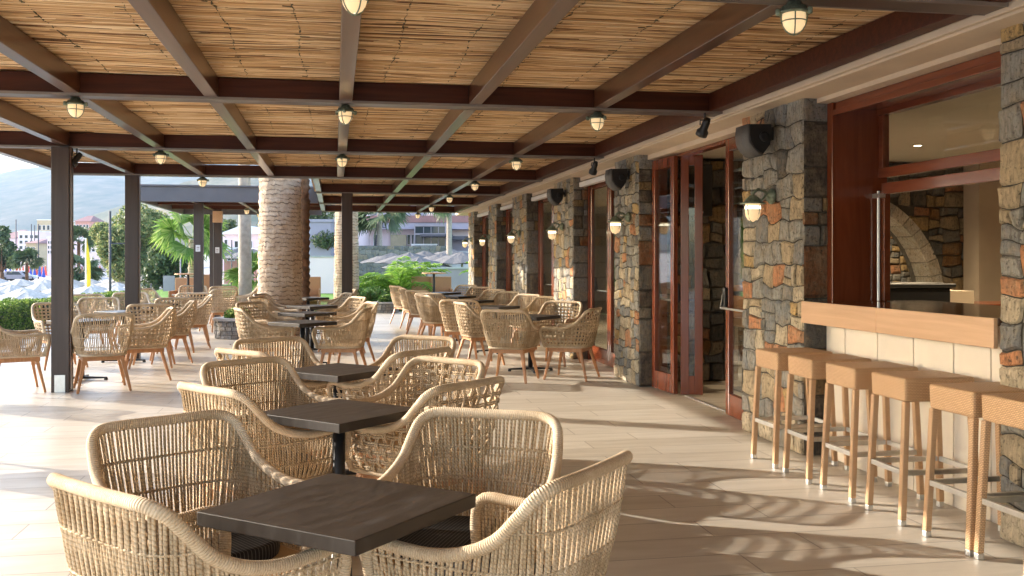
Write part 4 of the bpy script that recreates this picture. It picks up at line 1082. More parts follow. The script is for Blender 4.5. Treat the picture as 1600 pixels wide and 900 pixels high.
# round stone planter
def planter(px, Z, r, h, label, seed):
    x, y = at(px, Z); rg = random.Random(seed); t = empty('stone_planter', (x, y, 0), 0, label, 'planter')
    obj('core', MB().lathe([(r-.02,0),(r-.02,h)], 28), M['mortar'], t)
    st = MB(); z = 0.0
    while z < h-0.02:
        hh = min(0.075, h-z); a_ = rg.random()
        n_ = 22; 
        for k in range(n_):
            a0 = a_+2*PI*k/n_+0.012; a1 = a_+2*PI*(k+1)/n_-0.012; r1 = r+rg.uniform(-.006,.01)
            b = [(r1*math.cos(q_), r1*math.sin(q_)) for q_ in (a0,a1)]; c_ = [((r-.03)*math.cos(q_), (r-.03)*math.sin(q_)) for q_ in (a0,a1)]
            st.hexa([(*b[0],z+.004),(*b[1],z+.004),(*c_[1],z+.004),(*c_[0],z+.004),(*b[0],z+hh-.003),(*b[1],z+hh-.003),(*c_[1],z+hh-.003),(*c_[0],z+hh-.003)])
        z += hh
    obj('stone_course', st, stone('planter_stone%d' % seed, [(0,(0.26,0.27,0.28)),(0.3,(0.33,0.34,0.35)),(0.6,(0.22,0.23,0.24)),(0.85,(0.38,0.37,0.35))]), t, bevel=0.006)
    obj('coping', MB().lathe([(r-.14,h+.001),(r+.03,h+.001),(r+.03,h+.045),(r-.14,h+.045)], 30), M['concrete'], t)
    lv = MB(); leaf_cloud(lv, blob_pts((0,0,h+.08), (r*.6,r*.6,.16), 900, rg), 0.075, rg); obj('leaves', lv, M['shrub'], t)
planter(372, 17.9, 0.42, 0.33, 'round grey stone planter with green leaves between two chair rows', 4)
planter(603, 26.3, 0.35, 0.25, 'low stone planter at the terrace end by the walkway', 6)
# palms
def trunk(mb, x, y, z0, z1, r0, r1, seed, rough=0.03, n=20, step=0.05, lean=(0,0)):
    path = []; rr = []; z = z0; k = 0
    while z < z1:
        f = (z-z0)/(z1-z0); path.append((x+lean[0]*f, y+lean[1]*f, z))
        rr.append((r0+(r1-r0)*f)*(1+rough*((k % 3)-1)+rough*noise.noise(Vector((z*3, seed, 0))))); z += step; k += 1
    b = len(mb.v); mb.tube(path, rr, n)
    for i in range(b, len(mb.v)):
        v = Vector(mb.v[i]); d = Vector((v.x-x, v.y-y, 0)); d.normalize()
        nz = noise.noise(Vector((math.atan2(d.y, d.x)*3.5, v.z*6, seed)))*rough*r0*1.6; mb.v[i] = (v.x+d.x*nz, v.y+d.y*nz, v.z)
def feather(mb, base, az, el, L_, rg, nl=26, lw=0.03, ll=0.35, droop=1.1):
    p = Vector(base); pts = []; e = el
    n = 14
    for k in range(n+1):
        pts.append(p.copy()); d = Vector((math.cos(az)*math.cos(e), math.sin(az)*math.cos(e), math.sin(e))); p = p+d*L_/n; e -= droop/n*(0.4+1.2*k/n)
    mb.tube(pts, [0.016*(1-k/n*.8)*max(.6, L_/1.5) for k in range(n+1)], 4)
    for k in range(nl):
        f = 0.12+0.88*k/nl; i = min(n-1, int(f*n)); q_ = pts[i].lerp(pts[i+1], f*n-i); t_ = (pts[i+1]-pts[i]).normalized()
        sd = t_.cross(Vector((0,0,1))).normalized(); l = ll*math.sin(PI*min(1, 0.2+f*0.78))*rg.uniform(.85,1.1)
        for s in (-1, 1):
            d = (sd*s*0.85+t_*0.6+Vector((0,0,rg.uniform(-.25,.15)))).normalized(); w = t_*lw*.5
            mid = q_+d*l*.5+Vector((0,0,.01)); tip = q_+d*l+Vector((0,0,-l*.25))
            mb.poly([q_-w*.5, q_+w*.5, mid+w, tip, mid-w])
def fanleaf(mb, base, az, el, stem, r, rg, n=26, spread=3.6):
    d = Vector((math.cos(az)*math.cos(el), math.sin(az)*math.cos(el), math.sin(el))); hub = Vector(base)+d*stem
    mb.tube([base, hub], 0.012, 4); sd = d.cross(Vector((0,0,1))).normalized(); up = sd.cross(d); ro = rg.uniform(-1.3,1.3); sd, up = sd*math.cos(ro)+up*math.sin(ro), up*math.cos(ro)-sd*math.sin(ro)
    for k in range(n):
        a_ = -spread/2+spread*k/(n-1); v = (d*math.cos(a_)+sd*math.sin(a_)).normalized(); w = (sd*math.cos(a_)-d*math.sin(a_)).normalized()*r*spread/n*0.5
        l = r*rg.uniform(.85, 1.05)*(1-0.25*abs(a_/spread)); m1 = hub+v*l*.6-up*l*.03; tip = hub+v*l+Vector((0,0,-l*rg.uniform(.12,.4)))-up*0
        mb.poly([hub, m1-w+up*.01, m1+up*0.03]); mb.poly([hub, m1+up*0.03, m1+w+up*.01]); mb.poly([m1-w+up*.01, tip, m1+up*.03]); mb.poly([m1+up*.03, tip, m1+w+up*.01])
def palm(name, px, Z, r0, r1, h, crown, label, bark='palmbark', z0=0, seed=1, lean=(0,0), rough=0.03, cr=2.2, cat='palm tree'):
    x, y = at(px, Z); rg = random.Random(seed); t = empty(name, (x, y, z0), 0, label, cat)
    tk = MB(); trunk(tk, 0, 0, -0.05, h, r0, r1, seed, rough, 28 if r0 > .3 else 16, 0.045, lean); obj('trunk', tk, M[bark], t, True)
    cm = MB()
    if crown == 'feather':
        for k in range(30): feather(cm, (lean[0],lean[1],h), k*2.4, rg.uniform(-.3, 1.3), cr*rg.uniform(.8,1.1), rg, 26, 0.05, cr*.25)
    elif crown == 'fan':
        for k in range(26): fanleaf(cm, (lean[0],lean[1],h), k*2.4, rg.uniform(-.5, 1.3), cr*.45, cr*.55, rg)
    if crown: obj('crown', cm, M['frond' if crown == 'feather' and r0 < .2 else 'olive'], t)
    return t
palm('palm_tree', 437, 17.3, 0.40, 0.315, 6.5, 'feather', 'thick palm trunk with diamond leaf scars growing through the opening in the roof', seed=3, rough=0.022, cr=3.4, lean=(0.02,0.1))
palm('palm_tree', 474.5, 19.2, 0.12, 0.10, 6.0, 'fan', 'thin dark brown trunk right behind the thick palm trunk', 'barkdark', seed=4, rough=0.12, cr=1.6)
palm('palm_tree', 383.5, 27.5, 0.19, 0.15, 6.6, 'fan', 'smooth pale grey palm trunk between pavilion post and thick trunk', 'barkpale', seed=5, rough=0.012, cr=2.0, lean=(-.05,0))
palm('palm_tree', 541.5, 27.8, 0.37, 0.27, 6.2, 'fan', 'rough tan palm trunk right behind the thin dark post', seed=6, rough=0.02, cr=2.2)
palm('palm_tree', 702, 52, 0.16, 0.13, 3.9, 'fan', 'slender pale palm trunk in front of the low modern building', 'barkpale', seed=8, cr=2.0, rough=0.01, z0=1)
palm('palm_tree', 593, 66, 0.2, 0.16, 2.6, 'fan', 'palm with drooping green crown before the modern building', 'barkpale', seed=9, cr=2.4, z0=2)
def low_palm(px, Z, label, kind, L_, n, seed, stem=0.2, zc=None, mat='frond'):
    x, y = at(px, Z); z0 = gz(x, y); rg = random.Random(seed); t = empty('young_palm', (x, y, z0), 0, label, 'palm')
    tk = MB(); zc = zc or 0.3; trunk(tk, 0, 0, 0, zc, stem, stem*.75, seed, .08, 12, .05); obj('trunk', tk, M['palmbark'], t, True)
    cm = MB()
    for k in range(n):
        if kind == 'feather': feather(cm, (0,0,zc), k*2.4+seed, rg.uniform(.35, 1.35), L_*rg.uniform(.75,1.1), rg, 24, .045, L_*.3, 1.5)
        else: fanleaf(cm, (0,0,zc), k*2.4+seed, rg.uniform(-.5, 1.25), L_*.5, L_*.62, rg)
    obj('crown', cm, M[mat], t)
low_palm(622, 30, 'bright green young date palm at the end of the walkway', 'feather', 1.9, 26, 3, 0.15, 0.4)
low_palm(752, 34, 'small bright green palm beside the last stone pillar', 'feather', 0.8, 12, 5, 0.07, 1.1)
low_palm(402, 29.5, 'small bright fan palm left of the thick palm trunk', 'fan', 1.0, 14, 6, 0.1, 1.0, 'fan')
x, y = at(301, 31)
low_palm(301, 31, 'bright fan palm with spread leaves behind the grey pavilion post', 'fan', 1.3, 13, 9, 0.16, EYE+33*31/FPX - gz(*at(301,31)), 'fan')
# big feathery tree on the beach
def tree(px, Z, z0, top_py, wpx, label, mat='tamarisk', n=16000, seed=1, size=0.26, trunk_r=0.3, name='broadleaf_tree', low=0.35, lumps=16):
    x, y = at(px, Z); rg = random.Random(seed); t = empty(name, (x, y, z0), 0, label, 'tree')
    H_ = hz(top_py, Z)-z0; w = wpx*Z/FPX/2
    tk = MB(); limbs = []
    for k in range(4):
        a_ = k*1.6+rg.random(); limbs.append((math.cos(a_)*w*.45, math.sin(a_)*w*.45, H_*rg.uniform(.5,.75)))
    tk.tube([(0,0,0),(0.1,0,H_*.18),(0,0.1,H_*.34)], [trunk_r*1.2, trunk_r, trunk_r*.8], 9)
    for l in limbs: tk.tube([(0,0.1,H_*.3), (l[0]*.5, l[1]*.5, H_*.42), l], [trunk_r*.6, trunk_r*.4, trunk_r*.12], 6)
    obj('trunk', tk, M['barkdark'], t, True)
    mb = MB()
    for k in range(lumps):
        a_ = rg.random()*6.28; rr = w*0.62*math.sqrt(rg.random()); hh = H_*(low+(1-low)*rg.uniform(.12,.82)); sc = rg.uniform(.26,.42)*(1-0.35*rr/w)
        leaf_cloud(mb, blob_pts((math.cos(a_)*rr, math.sin(a_)*rr, hh), (w*sc, w*sc, H_*(1-low)*sc*.62), n//lumps, rg, .8), size, rg, .45)
    obj('crown', mb, M[mat], t)
tree(213, 60, -2.2, 316, 165, 'large feathery green tree on the beach behind the second dark post', seed=12, n=34000, lumps=26, size=0.2, low=0.33)
tree(262, 52, -1.6, 372, 90, 'darker bush tree right of the large beach tree, behind the fan palm', 'olive', 7000, 14, 0.22, 0.15, low=0.2)
tree(2, 110, -2.4, 352, 55, 'dark palm like tree at the left picture edge in the distance', 'olive', 2500, 16, 0.5, 0.25)
tree(345, 88, 0, 338, 70, 'dark round tree behind the white gabled house', 'olive', 2500, 18, 0.4, 0.25)
for i, (px, Z, top, w_) in enumerate(((500,120,318,60),(470,130,312,60),(575,125,325,50),(625,130,318,70),(560,140,318,60),(665,135,326,50),(430,140,322,70))):
    tree(px, Z, 2, top, w_, ('broad dark garden tree behind the mauve house', 'taller garden tree behind the thick palm trunk', 'garden tree behind the modern building, left end', 'garden tree above the middle of the modern building',
         'hazy tree between the trunks behind the post', 'low tree right above the modern building roof', 'far tree mostly behind the thick palm')[i], 'olive', 1800, 30+i, 0.6, 0.25, low=0.2)
for i, (px, Z, h_, lb) in enumerate(((123,95,5.5,'small distant beach palm right of the front post'),(127,80,2.8,'shorter distant beach palm beside the yellow flag'),(42,100,3.4,'distant beach palm among the parasols at left'))):
    palm('palm_tree', px, Z, 0.18, 0.15, h_, 'fan', lb, 'barkdark', -2.3, 50+i, cr=2.0)

# ------------------------------------------------------------------ boxy wicker armchairs and tall tables beyond
def boxy():
    t = empty('wicker_tub_chair')
    obj('shell', MB().box(-.32,.32,-.32,-.26,.12,1.02).box(-.32,-.26,-.259,.30,.12,.66).box(.26,.32,-.259,.30,.12,.66), M['wicker'], t, bevel=0.02)
    obj('seat', MB().box(-.258,.258,-.258,.30,.3,.44), M['wicker'], t, bevel=0.02)
    for sx in (-1,1):
        for sy in (-1,1): obj('leg', MB().bar((sx*.27,sy*.27,.13),(sx*.28,sy*.28,0),.05,.05), M['blackm'], t)
    return learn(t)
proto = boxy(); first = True
for (px, Z, f, lb) in ((286,27.5,-100,'pale brown wicker tub chair left of the pavilion post'), (325,27.3,-95,'brown wicker tub chair between the two pavilion posts'), (484,29,-90,'orange brown wicker tub chair right of the thick palm trunk'),
                   (661,29.5,-88,'orange brown wicker tub chair left of the tall round table by the last pillar'), (690,29.5,-92,'orange brown wicker tub chair right of the tall round table by the last pillar')):
    o = proto if first else copy_tree(proto); first = False
    x, y = at(px, Z); o.location = (x, y, 0 if Z < 27.4 else -0.1); o.rotation_euler = (0,0,R(f+90+180)); tag(o, lb, 'tub chair', 'boxy wicker tub chairs beyond the terrace')
def hightable(px, Z, label):
    x, y = at(px, Z); t = empty('tall_table', (x, y, -0.1), 0, label, 'table')
    obj('tabletop', MB().lathe([(0.001,1.12),(.36,1.12),(.36,1.155),(.001,1.155)], 22, cap=False), M['teak'], t); obj('column', MB().lathe([(.035,0),(.035,1.12)], 10), M['blackm'], t); obj('base', MB().lathe([(.25,0),(.25,.02)], 18), M['blackm'], t)
hightable(678, 28.6, 'tall round wooden table on a black column by the last pillar'); hightable(294, 27.0, 'tall wooden table beside the pale brown tub chair')

# ------------------------------------------------------------------ garden walls, umbrellas, buildings inland
x0, y0 = at(556, 62); x1, y1 = at(700, 62)
t = empty('stone_retaining_wall', (x0, 62.4, 0), 0, 'dark rubble retaining wall across the back of the lawn', 'wall'); Lw = x1-x0
f = MB(); masonry(f, (0,0,-.2), (1,0,0), (0,0,1), (0,-1,0), Lw, hz(384,62)+.2, 0.22, 0.6, random.Random(8), .05, None, .08, 2)
obj('stones', f, stone('garden_rubble', [(0,(0.16,0.165,0.18)),(.25,(0.23,0.22,0.22)),(.5,(0.12,0.125,0.135)),(.75,(0.27,0.21,0.17)),(.88,(0.20,0.20,0.21))]), t, True)
obj('core', MB().box(0, Lw, .03, .5, -.2, hz(384,62)), M['mortar'], t)
def wallrun(pxa, pxb, Z, pyt, label, mat, name='garden_wall', th=.2):
    xa, ya = at(pxa, Z); xb, yb = at(pxb, Z); t = empty(name, (xa, ya, -.1), math.atan2(yb-ya, xb-xa), label, 'wall'); Lw = math.hypot(xb-xa, yb-ya); h = hz(pyt, Z)+.1
    obj('wall_body', MB().box(0, Lw, 0, th, 0, h), M[mat], t); obj('coping', MB().box(-.03, Lw+.03, -.04, th+.04, h, h+.07), M['concrete'], t)
wallrun(484, 530, 44, 402, 'white rendered garden wall behind the lawn, left of the pale trunk', 'whitew')
wallrun(668, 745, 40, 420, 'low grey garden wall behind the tub chairs', 'grey')
def thatch_umbrella():
    t = empty('thatched_umbrella')
    rg = random.Random(2); mb = MB(); n = 26
    for (ra, za, rb, zb) in ((0.02,.50,.85,.26),(.78,.31,1.75,0.0)):
        b = len(mb.v)
        for k in range(n): a_ = 2*PI*k/n; mb.v.append((ra*math.cos(a_), ra*math.sin(a_), za))
        for k in range(n): a_ = 2*PI*k/n; r_ = rb*rg.uniform(.95,1.06); mb.v.append((r_*math.cos(a_), r_*math.sin(a_), zb-rg.uniform(0,.1)))
        for k in range(n): k2 = (k+1) % n; mb.face([b+k, b+k2, b+n+k2, b+n+k])
    obj('thatch_roof', mb, M['thatch'], t); obj('pole', MB().lathe([(.05,-2.3),(.05,.5)], 8), M['barkpale'], t); return learn(t)
proto = thatch_umbrella()
for i, (px, Z, py, lb) in enumerate(((612,52,392,'grey thatched umbrella before the stone retaining wall, far left of its row'),(640,50,391,'grey thatched umbrella left of the middle before the retaining wall'),(664,53,389,'grey thatched umbrella in the middle of the row above the tub chairs'),(690,49,392,'grey thatched umbrella above the right tub chair'),
                      (722,47,390,'grey thatched umbrella nearest the last pillar'),(705,56,386,'grey thatched umbrella behind, tip rising beside the slender palm'),(655,46,398,'lower grey thatched umbrella nearest the tub chairs'),(395,52,386,'thatched umbrella left of the thick palm trunk'),
                      (492,46,404,'thatched umbrella right of the thin brown trunk'),(372,60,385,'farther thatched umbrella behind the pale grey palm trunk'))):
    o = proto if i == 0 else copy_tree(proto); x, y = at(px, Z); o.location = (x, y, hz(py, Z)-.6+(0)); o.rotation_euler = (0,0,i*.9); tag(o, lb, 'umbrella', 'grey thatched umbrellas in the garden')
def house(px0, px1, Z, py_top, py_base, depth, mat, label, wins=(), roof=None, roofmat='roofred', name='house'):
    """block whose front spans px0..px1 at depth Z, with modelled windows (fractions of the front)"""
    xa, ya = at(px0, Z); xb, yb = at(px1, Z); zb = hz(py_base, Z); zt = hz(py_top, Z); Lw = math.hypot(xb-xa, yb-ya); h = zt-zb
    t = empty(name, (xa, ya, zb), math.atan2(yb-ya, xb-xa), label, 'house' if name == 'house' else name.replace('_', ' '))
    obj('wall', MB().box(0, Lw, 0, depth, -3, h), M[mat], t)
    if roof == 'gable_side':
        m = MB(); rh = Lw*.22; m.prism([(-.3,-.3,h),(Lw+.3,-.3,h),(Lw/2,-.3,h+rh)], (0,depth+.6,0)); obj('roof', m, M[roofmat], t)
    elif roof == 'hip':
        m = MB(); rh = h*.3; b = [(-.4,-.4,h),(Lw+.4,-.4,h),(Lw+.4,depth+.4,h),(-.4,depth+.4,h),(Lw*.3,depth/2,h+rh),(Lw*.7,depth/2,h+rh)]
        m.v = b; [m.face(q_) for q_ in ((0,1,5,4),(1,2,5),(2,3,4,5),(3,0,4),(0,3,2,1))]; obj('roof', m, M[roofmat], t)
    else: obj('parapet', MB().box(-.08, Lw+.08, -.08, depth+.08, h, h+.18), M['white' if mat != 'violetgrey' else 'violetgrey'], t)
    for (u0, u1, v0, v1) in wins:
        w = obj('window', MB().box(u0*Lw, u1*Lw, -.05, -.005, v0*h, v1*h), M['darkglass'], t)
        fw = min(.12, (u1-u0)*Lw*.12)
        obj('window_frame', MB().box(u0*Lw-fw, u0*Lw, -.09, -.002, v0*h-fw, v1*h+fw).box(u1*Lw, u1*Lw+fw, -.09, -.002, v0*h-fw, v1*h+fw).box(u0*Lw, u1*Lw, -.09, -.002, v1*h, v1*h+fw).box(u0*Lw, u1*Lw, -.09, -.002, v0*h-fw, v0*h), M['white'], w)
    return t, Lw, h
house(348, 412, 75, 366, 410, 8, 'whitew', 'white gabled house between the pavilion post and the thick palm trunk', ((.05,.12,.35,.8),(.62,.72,.45,.75),(.3,.38,.35,.75)), 'gable_side', 'white')
house(478, 517, 62, 347, 386, 7, 'violetgrey', 'plain mauve grey house block right of the thick palm trunk', ((.75,.9,.2,.35),))
house(350, 382, 62, 391, 412, 3, 'salmon', 'low salmon pink kiosk behind the pavilion post', ((.2,.5,.25,.7),))
house(515, 560, 74, 350, 386, 6, 'whitew', 'white veranda house right of the mauve block', ((.15,.3,.3,.7),(.5,.7,.3,.75)), None)
# modern building with glazed corner and canopy
t, Lw, h = house(560, 748, 80, 352, 392, 10, 'whitew', 'low modern building with glazed box and dark red roof edge behind the garden', ((.03,.09,.0,.62),(.13,.17,.0,.62),(.41,.43,.25,.62),(.445,.46,.25,.62)), None, name='modern_building')
obj('roof_edge', MB().box(-.5, Lw+.5, -1.2, 10.5, h+.19, h+.75), M['roofred'], t)
obj('fascia_band', MB().box(-.5, Lw+.5, -1.1, -.02, h-.35, h+.185), M['violetgrey'], t)
obj('pitched_wing', MB().prism([(1.0,-1.0,h+.76),(5.2,-1.0,h+.76),(5.2,-1.0,h+2.0)], (0,6,0)), M['violetgrey'], t)
gb = obj('glazed_box', MB().box(.49*Lw, .74*Lw, -2.2, -1.2, .05, h*.95), M['darkglass'], t)
obj('mullions', MB().box(.485*Lw,.495*Lw,-2.26,-2.2,0,h).box(.735*Lw,.745*Lw,-2.26,-2.2,0,h).box(.495*Lw,.735*Lw,-2.26,-2.2,h*.92,h).box(.495*Lw,.735*Lw,-2.26,-2.2,h*.60,h*.66).box(.56*Lw,.565*Lw,-2.26,-2.2,0,h*.9).box(.62*Lw,.625*Lw,-2.26,-2.2,0,h*.9).box(.68*Lw,.685*Lw,-2.26,-2.2,0,h*.9), M['grey'], gb)
obj('canopy', MB().box(.55*Lw, .8*Lw, -4.2, -2.3, h*.52, h*.6), M['darkgrey'], t)
obj('lattice_screen', MB().box(.27*Lw,.4*Lw,-.3,-.1,-.2,h*.62), M['ochre'], t)
obj('rear_canopy', MB().box(.74*Lw+.1, Lw, -1.9, -.05, h*.42, h*.56), M['darkgrey'], t)
obj('dark_shutter', MB().box(.76*Lw, Lw, -.3, -.05, -.6, h*.42), M['violetgrey'], t)
rl = MB(); rl.box(.47*Lw,.68*Lw,-3.0,-2.95,h*.22,h*.25).box(.47*Lw,.68*Lw,-3.0,-2.95,-.2,-.1)
for k in range(26): rl.box(.47*Lw+k*.21*Lw/26, .47*Lw+k*.21*Lw/26+.03, -2.99, -2.96, -.1, h*.22)
obj('white_railing', rl, M['white'], t)
# raised sign letters on the roof band
sg = MB(); gx = .13*Lw
for gl in (((0,0,.06,.45),(.06,.39,.3,.45)), ((0,0,.06,.45),(.24,0,.3,.45),(.06,.2,.24,.26)), ((0,0,.06,.45),(.06,0,.28,.06),(.06,.39,.28,.45)), ((.12,0,.18,.45),(0,.39,.3,.45))):
    for (a_, b_, c_, d_) in gl: sg.box(gx+a_, gx+c_, -1.14, -1.105, h-.25+b_, h-.25+d_)
    gx += .42
obj('sign_lettering', sg, M['darkgrey'], t)
for i, (a_, b_, Z, pt, pb, m_, r_, lb) in enumerate(((712,745,120,335,352,'whitew',None,'white upper house above the modern building at right'),(560,590,115,338,352,'ochre',None,'pale yellow house behind the modern building, left'),
        (655,690,118,334,352,'whitew','gable_side','white gabled house above the roof of the modern building'))):
    house(a_, b_, Z, pt, pb, 8, m_, lb, ((.15,.35,.3,.7),(.55,.75,.3,.7)), r_, 'white')
# ------------------------------------------------------------------ the beach side
town = [(58,86,230,344,395,'ochre',None,'tall tan apartment block near the left dark post'), (28,62,210,362,396,'whitew',None,'cream flat roofed hotel in the left distance'), (0,24,260,372,398,'whitew','hip','white house at the left picture edge in the distance'),
        (74,90,150,372,402,'whitew',None,'small white building touching the front post'), (14,34,300,366,392,'ochre','hip','far ochre house among poles on the left'), (118,140,260,346,380,'salmon','hip','hazy red roofed house on the rise right of the front post'),
        (126,158,190,372,400,'whitew',None,'white beach house behind the yellow flag'), (40,56,170,380,404,'ochre','hip','small red roofed taverna behind the parasols'), (230,262,150,398,414,'whitew',None,'white house low behind the large beach tree'),
        (100,126,320,352,388,'whitew',None,'pale distant building partly behind the front post')]
for i, (a_, b_, Z, pt, pb, m_, r_, lb) in enumerate(town):
    ww = [(u, u+.14, v, v+.14) for u in (.08,.32,.56,.78) for v in ((.2,.45,.7) if pb-pt > 28 else (.25,.6))]
    house(a_, b_, Z, pt, pb, 10, m_, lb, ww, r_)
def parasol():
    t = empty('beach_parasol'); rg = random.Random(5); n = 10; mb = MB(); b = 0
    mb.v.append((0,0,.42))
    for k in range(n*2): a_ = PI*k/n; r_ = 1.35 if k % 2 == 0 else 1.28; mb.v.append((r_*math.cos(a_), r_*math.sin(a_), 0 if k % 2 == 0 else -.03))
    for k in range(n*2): mb.face([0, 1+k, 1+(k+1) % (n*2)])
    for k in range(n*2):
        k2 = (k+1) % (n*2); p, q_ = mb.v[1+k], mb.v[1+k2]; mb.poly([p, (p[0],p[1],p[2]-.16), (q_[0],q_[1],q_[2]-.16), q_])
    obj('canopy', mb, M['canvas'], t); obj('pole', MB().lathe([(.03,-2.2),(.03,.4)], 6), M['white'], t); return learn(t)
proto = parasol(); first = True; rg = random.Random(77); cnt = 0
rows = [(33,-30,130,70),(38,-25,190,58),(44,-30,235,50),(52,-20,240,42),(62,-15,238,36),(185,-10,235,13),(225,-5,235,12)]
ORD = ['first','second','third','fourth','fifth','sixth','seventh','eighth','ninth','tenth','eleventh','twelfth','thirteenth','fourteenth','fifteenth','sixteenth','seventeenth','eighteenth','nineteenth','twentieth','twenty-first','twenty-second','twenty-third','twenty-fourth','twenty-fifth','twenty-sixth']
for ri, (Z, a_, b_, st) in enumerate(rows):
    px = a_+rg.uniform(0, 10); k = 0
    while px < b_:
        o = proto if first else copy_tree(proto); first = False
        zz = Z*rg.uniform(.97,1.03); x, y = at(px, zz); zg = -2.42 if Z < 100 else -1.5
        o.location = (x, y, zg+2.2+rg.uniform(-.08,.08)); o.rotation_euler = (R(rg.uniform(-3,3)), R(rg.uniform(-3,3)), rg.random()); s = rg.uniform(.9,1.1); o.scale = (s,s,1)
        tag(o, 'open white beach parasol, %s from the left in the %s row' % (ORD[k], ('nearest','second nearest','third nearest','fourth nearest','fifth nearest','second farthest','farthest')[ri]), 'parasol', 'open white parasols on the beach')
        px += st*rg.uniform(.85,1.15); k += 1
def closed(mat):
    t = empty('closed_parasol'); n = 8
    obj('folded_canopy', MB().lathe([(.02,2.35),(.10,2.1),(.17,1.5),(.30,.75),(.20,.72)], n), M[mat], t); obj('pole', MB().lathe([(.03,0),(.03,2.45)], 6), M['white'], t); return learn(t)
pb_, pr_ = closed('blue'), closed('red'); ub = ur = False
CN = {}
def put_closed(px, Z, c, row='front'):
    global ub, ur
    CN[(c,row)] = CN.get((c,row), -1)+1
    if c == 'blue': o = copy_tree(pb_) if ub else pb_; ub = True
    else: o = copy_tree(pr_) if ur else pr_; ur = True
    x, y = at(px, Z); o.location = (x, y, -1.95); tag(o, 'folded %s beach parasol, %s one placed from the left in the %s rank' % (c, ORD[CN[(c,row)]], row), 'parasol', 'folded %s parasols' % c)
for k, px in enumerate((2,9,16,48,54,62,68,94,100,145,150)): put_closed(px, 145+rg.uniform(-4,4), 'blue')
for k, px in enumerate((26,31,36,41,45,66,71,76,118,122,128,134)): put_closed(px, 156+rg.uniform(-4,4), 'red')
for k, px in enumerate((57,80,85,90,112,140,156)): put_closed(px, 164+rg.uniform(-2,2), 'blue' if k % 2 else 'red', 'back')
# loungers in pale ranks: too many to count behind the parasols
lg = MB(); rg = random.Random(9)
for r_ in range(18):
    for k in range(34):
        Z = 30+r_*4.2; px = -30+k*8.2*(60/(Z))*rg.uniform(.98,1.02)
        if px > 240: continue
        x, y = at(px, Z); a_ = 0.5; u = Vector((math.cos(a_), math.sin(a_), 0)); 
        lg.bar(Vector((x,y,-2.1)), Vector((x,y,-2.1))+u*1.2, .5, .06); lg.bar(Vector((x,y,-2.1))+u*1.2, Vector((x,y,-1.8))+u*1.7, .5, .05)
tag(obj('beach_loungers', lg, simple('lounger_fabric', (0.22,0.26,0.38), .8, 0, .5, .6)), 'ranks of grey blue loungers under the beach parasols', 'loungers', None, 'stuff')
def pole(px, Z, py_top, r, label, z0=-2.4, arm=None, name='pole', mat='grey'):
    x, y = at(px, Z); t = empty(name, (x, y, z0), 0, label, name.replace('_', ' ')); h = hz(py_top, Z)-z0
    obj('shaft', MB().lathe([(r,0),(r*.8,h)], 8), M[mat], t, True)
    if arm: obj('arm', MB().bar((0,0,arm[1]*h), (arm[0],0,arm[1]*h), r, r), M[mat], t)
    return t
pole(172, 33, 330, .05, 'bare grey pole with a thin crossbar between the two dark posts', -2.4, (.55,.80), mat='darkgrey')
t = pole(134, 48, 372, .04, 'beach flagpole with a tall yellow feather flag', -2.4, name='flagpole', mat='white')
hh = hz(372,48)+2.4
fl = MB().grid(lambda u, v: (0.04+u*.2*math.sin(PI*min(1,.25+v*.75)), .05*math.sin(v*7+u*3), hh*(.40+.6*v)), 6, 16); fo = obj('feather_flag', fl, M['yellow'], t, True); md = fo.modifiers.new('thickness', 'SOLIDIFY'); md.thickness = .01
for i, (px, Z, pt, lb) in enumerate(((25,180,343,'tall thin utility pole in the left distance'), (49,190,350,'utility pole left of the tan apartment block'), (54,185,352,'utility pole directly before the tan apartment block'), (60,150,350,'wooden pole right before the cream hotel'), (362,48,375,'thin dark street pole behind the pavilion post'))):
    pole(px, Z, pt, .12 if Z > 100 else .04, lb, -2.4 if px < 200 else 0, mat='darkgrey', name='utility_pole')
t = pole(282, 44, 396, .035, 'slim lamp post below the fan palm', -1.5, mat='grey', name='lamp_post'); obj('sign_board', MB().box(-.75,-.25,-.03,.03,1.5,2.2), M['grey'], t)
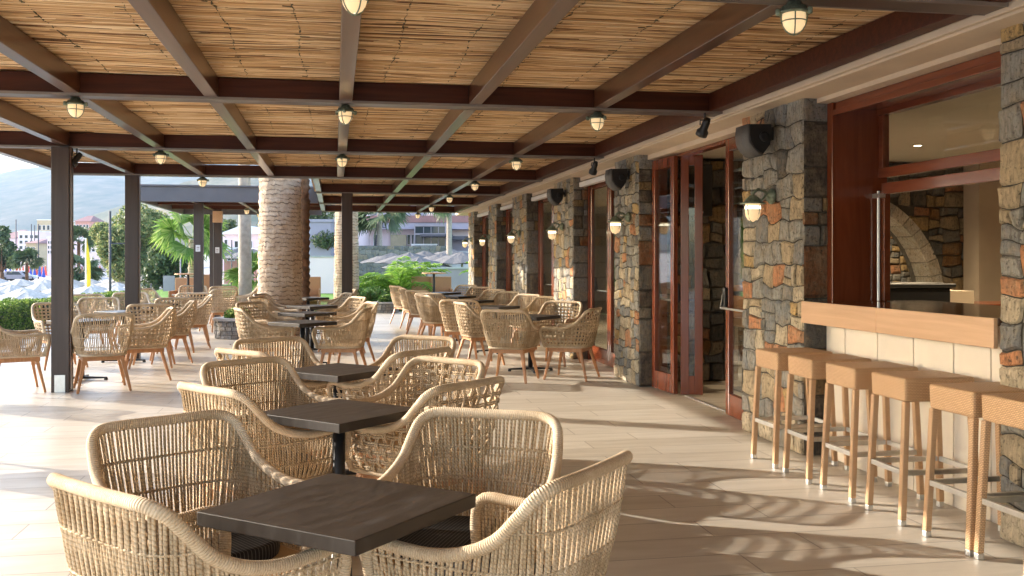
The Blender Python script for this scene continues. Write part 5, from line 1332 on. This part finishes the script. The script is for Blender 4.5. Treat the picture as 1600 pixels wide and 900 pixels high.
def car(px, Z, rz, mat, label, z0):
    x, y = at(px, Z); t = empty('parked_car', (x, y, z0), rz, label, 'car')
    m = MB(); m.prism([(-2.0,-.85,.3),(2.0,-.85,.3),(2.05,-.85,.7),(1.1,-.85,.85),(.6,-.85,1.4),(-1.0,-.85,1.42),(-1.7,-.85,.9),(-2.05,-.85,.8)], (0,1.7,0)); obj('body', m, M[mat], t, bevel=.06)
    obj('side_windows', MB().prism([(-.95,-.86,.9),(.95,-.86,.9),(.55,-.86,1.32),(-.9,-.86,1.34)], (0,1.72,0)), M['darkglass'], t)
    for sx in (-1.25,1.25):
        for sy in (-.86,.86): obj('wheel', MB().lathe([(.31,-.1),(.31,.1)], 14, (sx,sy,.31), M=Matrix.Rotation(PI/2,4,'X')), M['black'], t)
car(24, 135, .1, 'grey', 'dark parked car on the far beach road at left', -1.6); car(34, 137, .2, 'white', 'white parked car beside the dark one on the far beach road', -1.6)
# low white bathers' wall and seats below the big tree
wallrun(205, 262, 58, 431, 'low white wall with seats under the large beach tree', 'whitew', 'beach_wall')
fence_m = MB(); x, y = at(214, 55)
t = empty('rope_fence', (x, y, -1.9), 0, 'brown slatted fence behind the low white beach wall', 'fence')
for k in range(16): fence_m.box(k*.16, k*.16+.12, 0, .03, 0, 1.5)
obj('slats', fence_m, M['ochre'], t)
for i, (px, py, lb) in enumerate(((127,603,'small curled dry leaf on the pale floor left of the front post'), (360,539,'curled brown dry leaf on the floor near the round stone planter'), (1290,664,'tiny dry leaf on the floor'), (700,500,'dry leaf scrap on the pale walkway'))[:2]):
    Z = EYE*FPX/(py-HZ); x, y = at(px, Z); m = MB().grid(lambda u, v: ((u-.5)*.05, (v-.5)*.03*math.sin(PI*min(.97,max(.03,u))), .004+.012*abs(u-.5)+.01*abs(v-.5)), 5, 3)
    o = obj('dry_leaf', m, M['barkdark'], None, True); o.location = (x, y, 0.001); o.rotation_euler = (0,0,i*1.3); s_ = o.modifiers.new('thickness', 'SOLIDIFY'); s_.thickness = .001; tag(o, lb, 'leaf')
# ------------------------------------------------------------------ haze over bay and mountains
q = bpy.data.materials.new('haze'); q.use_nodes = True; tt = q.node_tree; tt.nodes.clear()
vo_ = tt.nodes.new('ShaderNodeVolumePrincipled'); vo_.inputs['Density'].default_value = HAZE; vo_.inputs['Color'].default_value = (0.31,0.45,0.67,1); vo_.inputs['Anisotropy'].default_value = 0.2
oo = tt.nodes.new('ShaderNodeOutputMaterial'); tt.links.new(vo_.outputs[0], oo.inputs['Volume'])
if HAZE: tag(obj('haze', MB().box(-6500,8500,-400,9000,-12,900), q), kind='stuff')
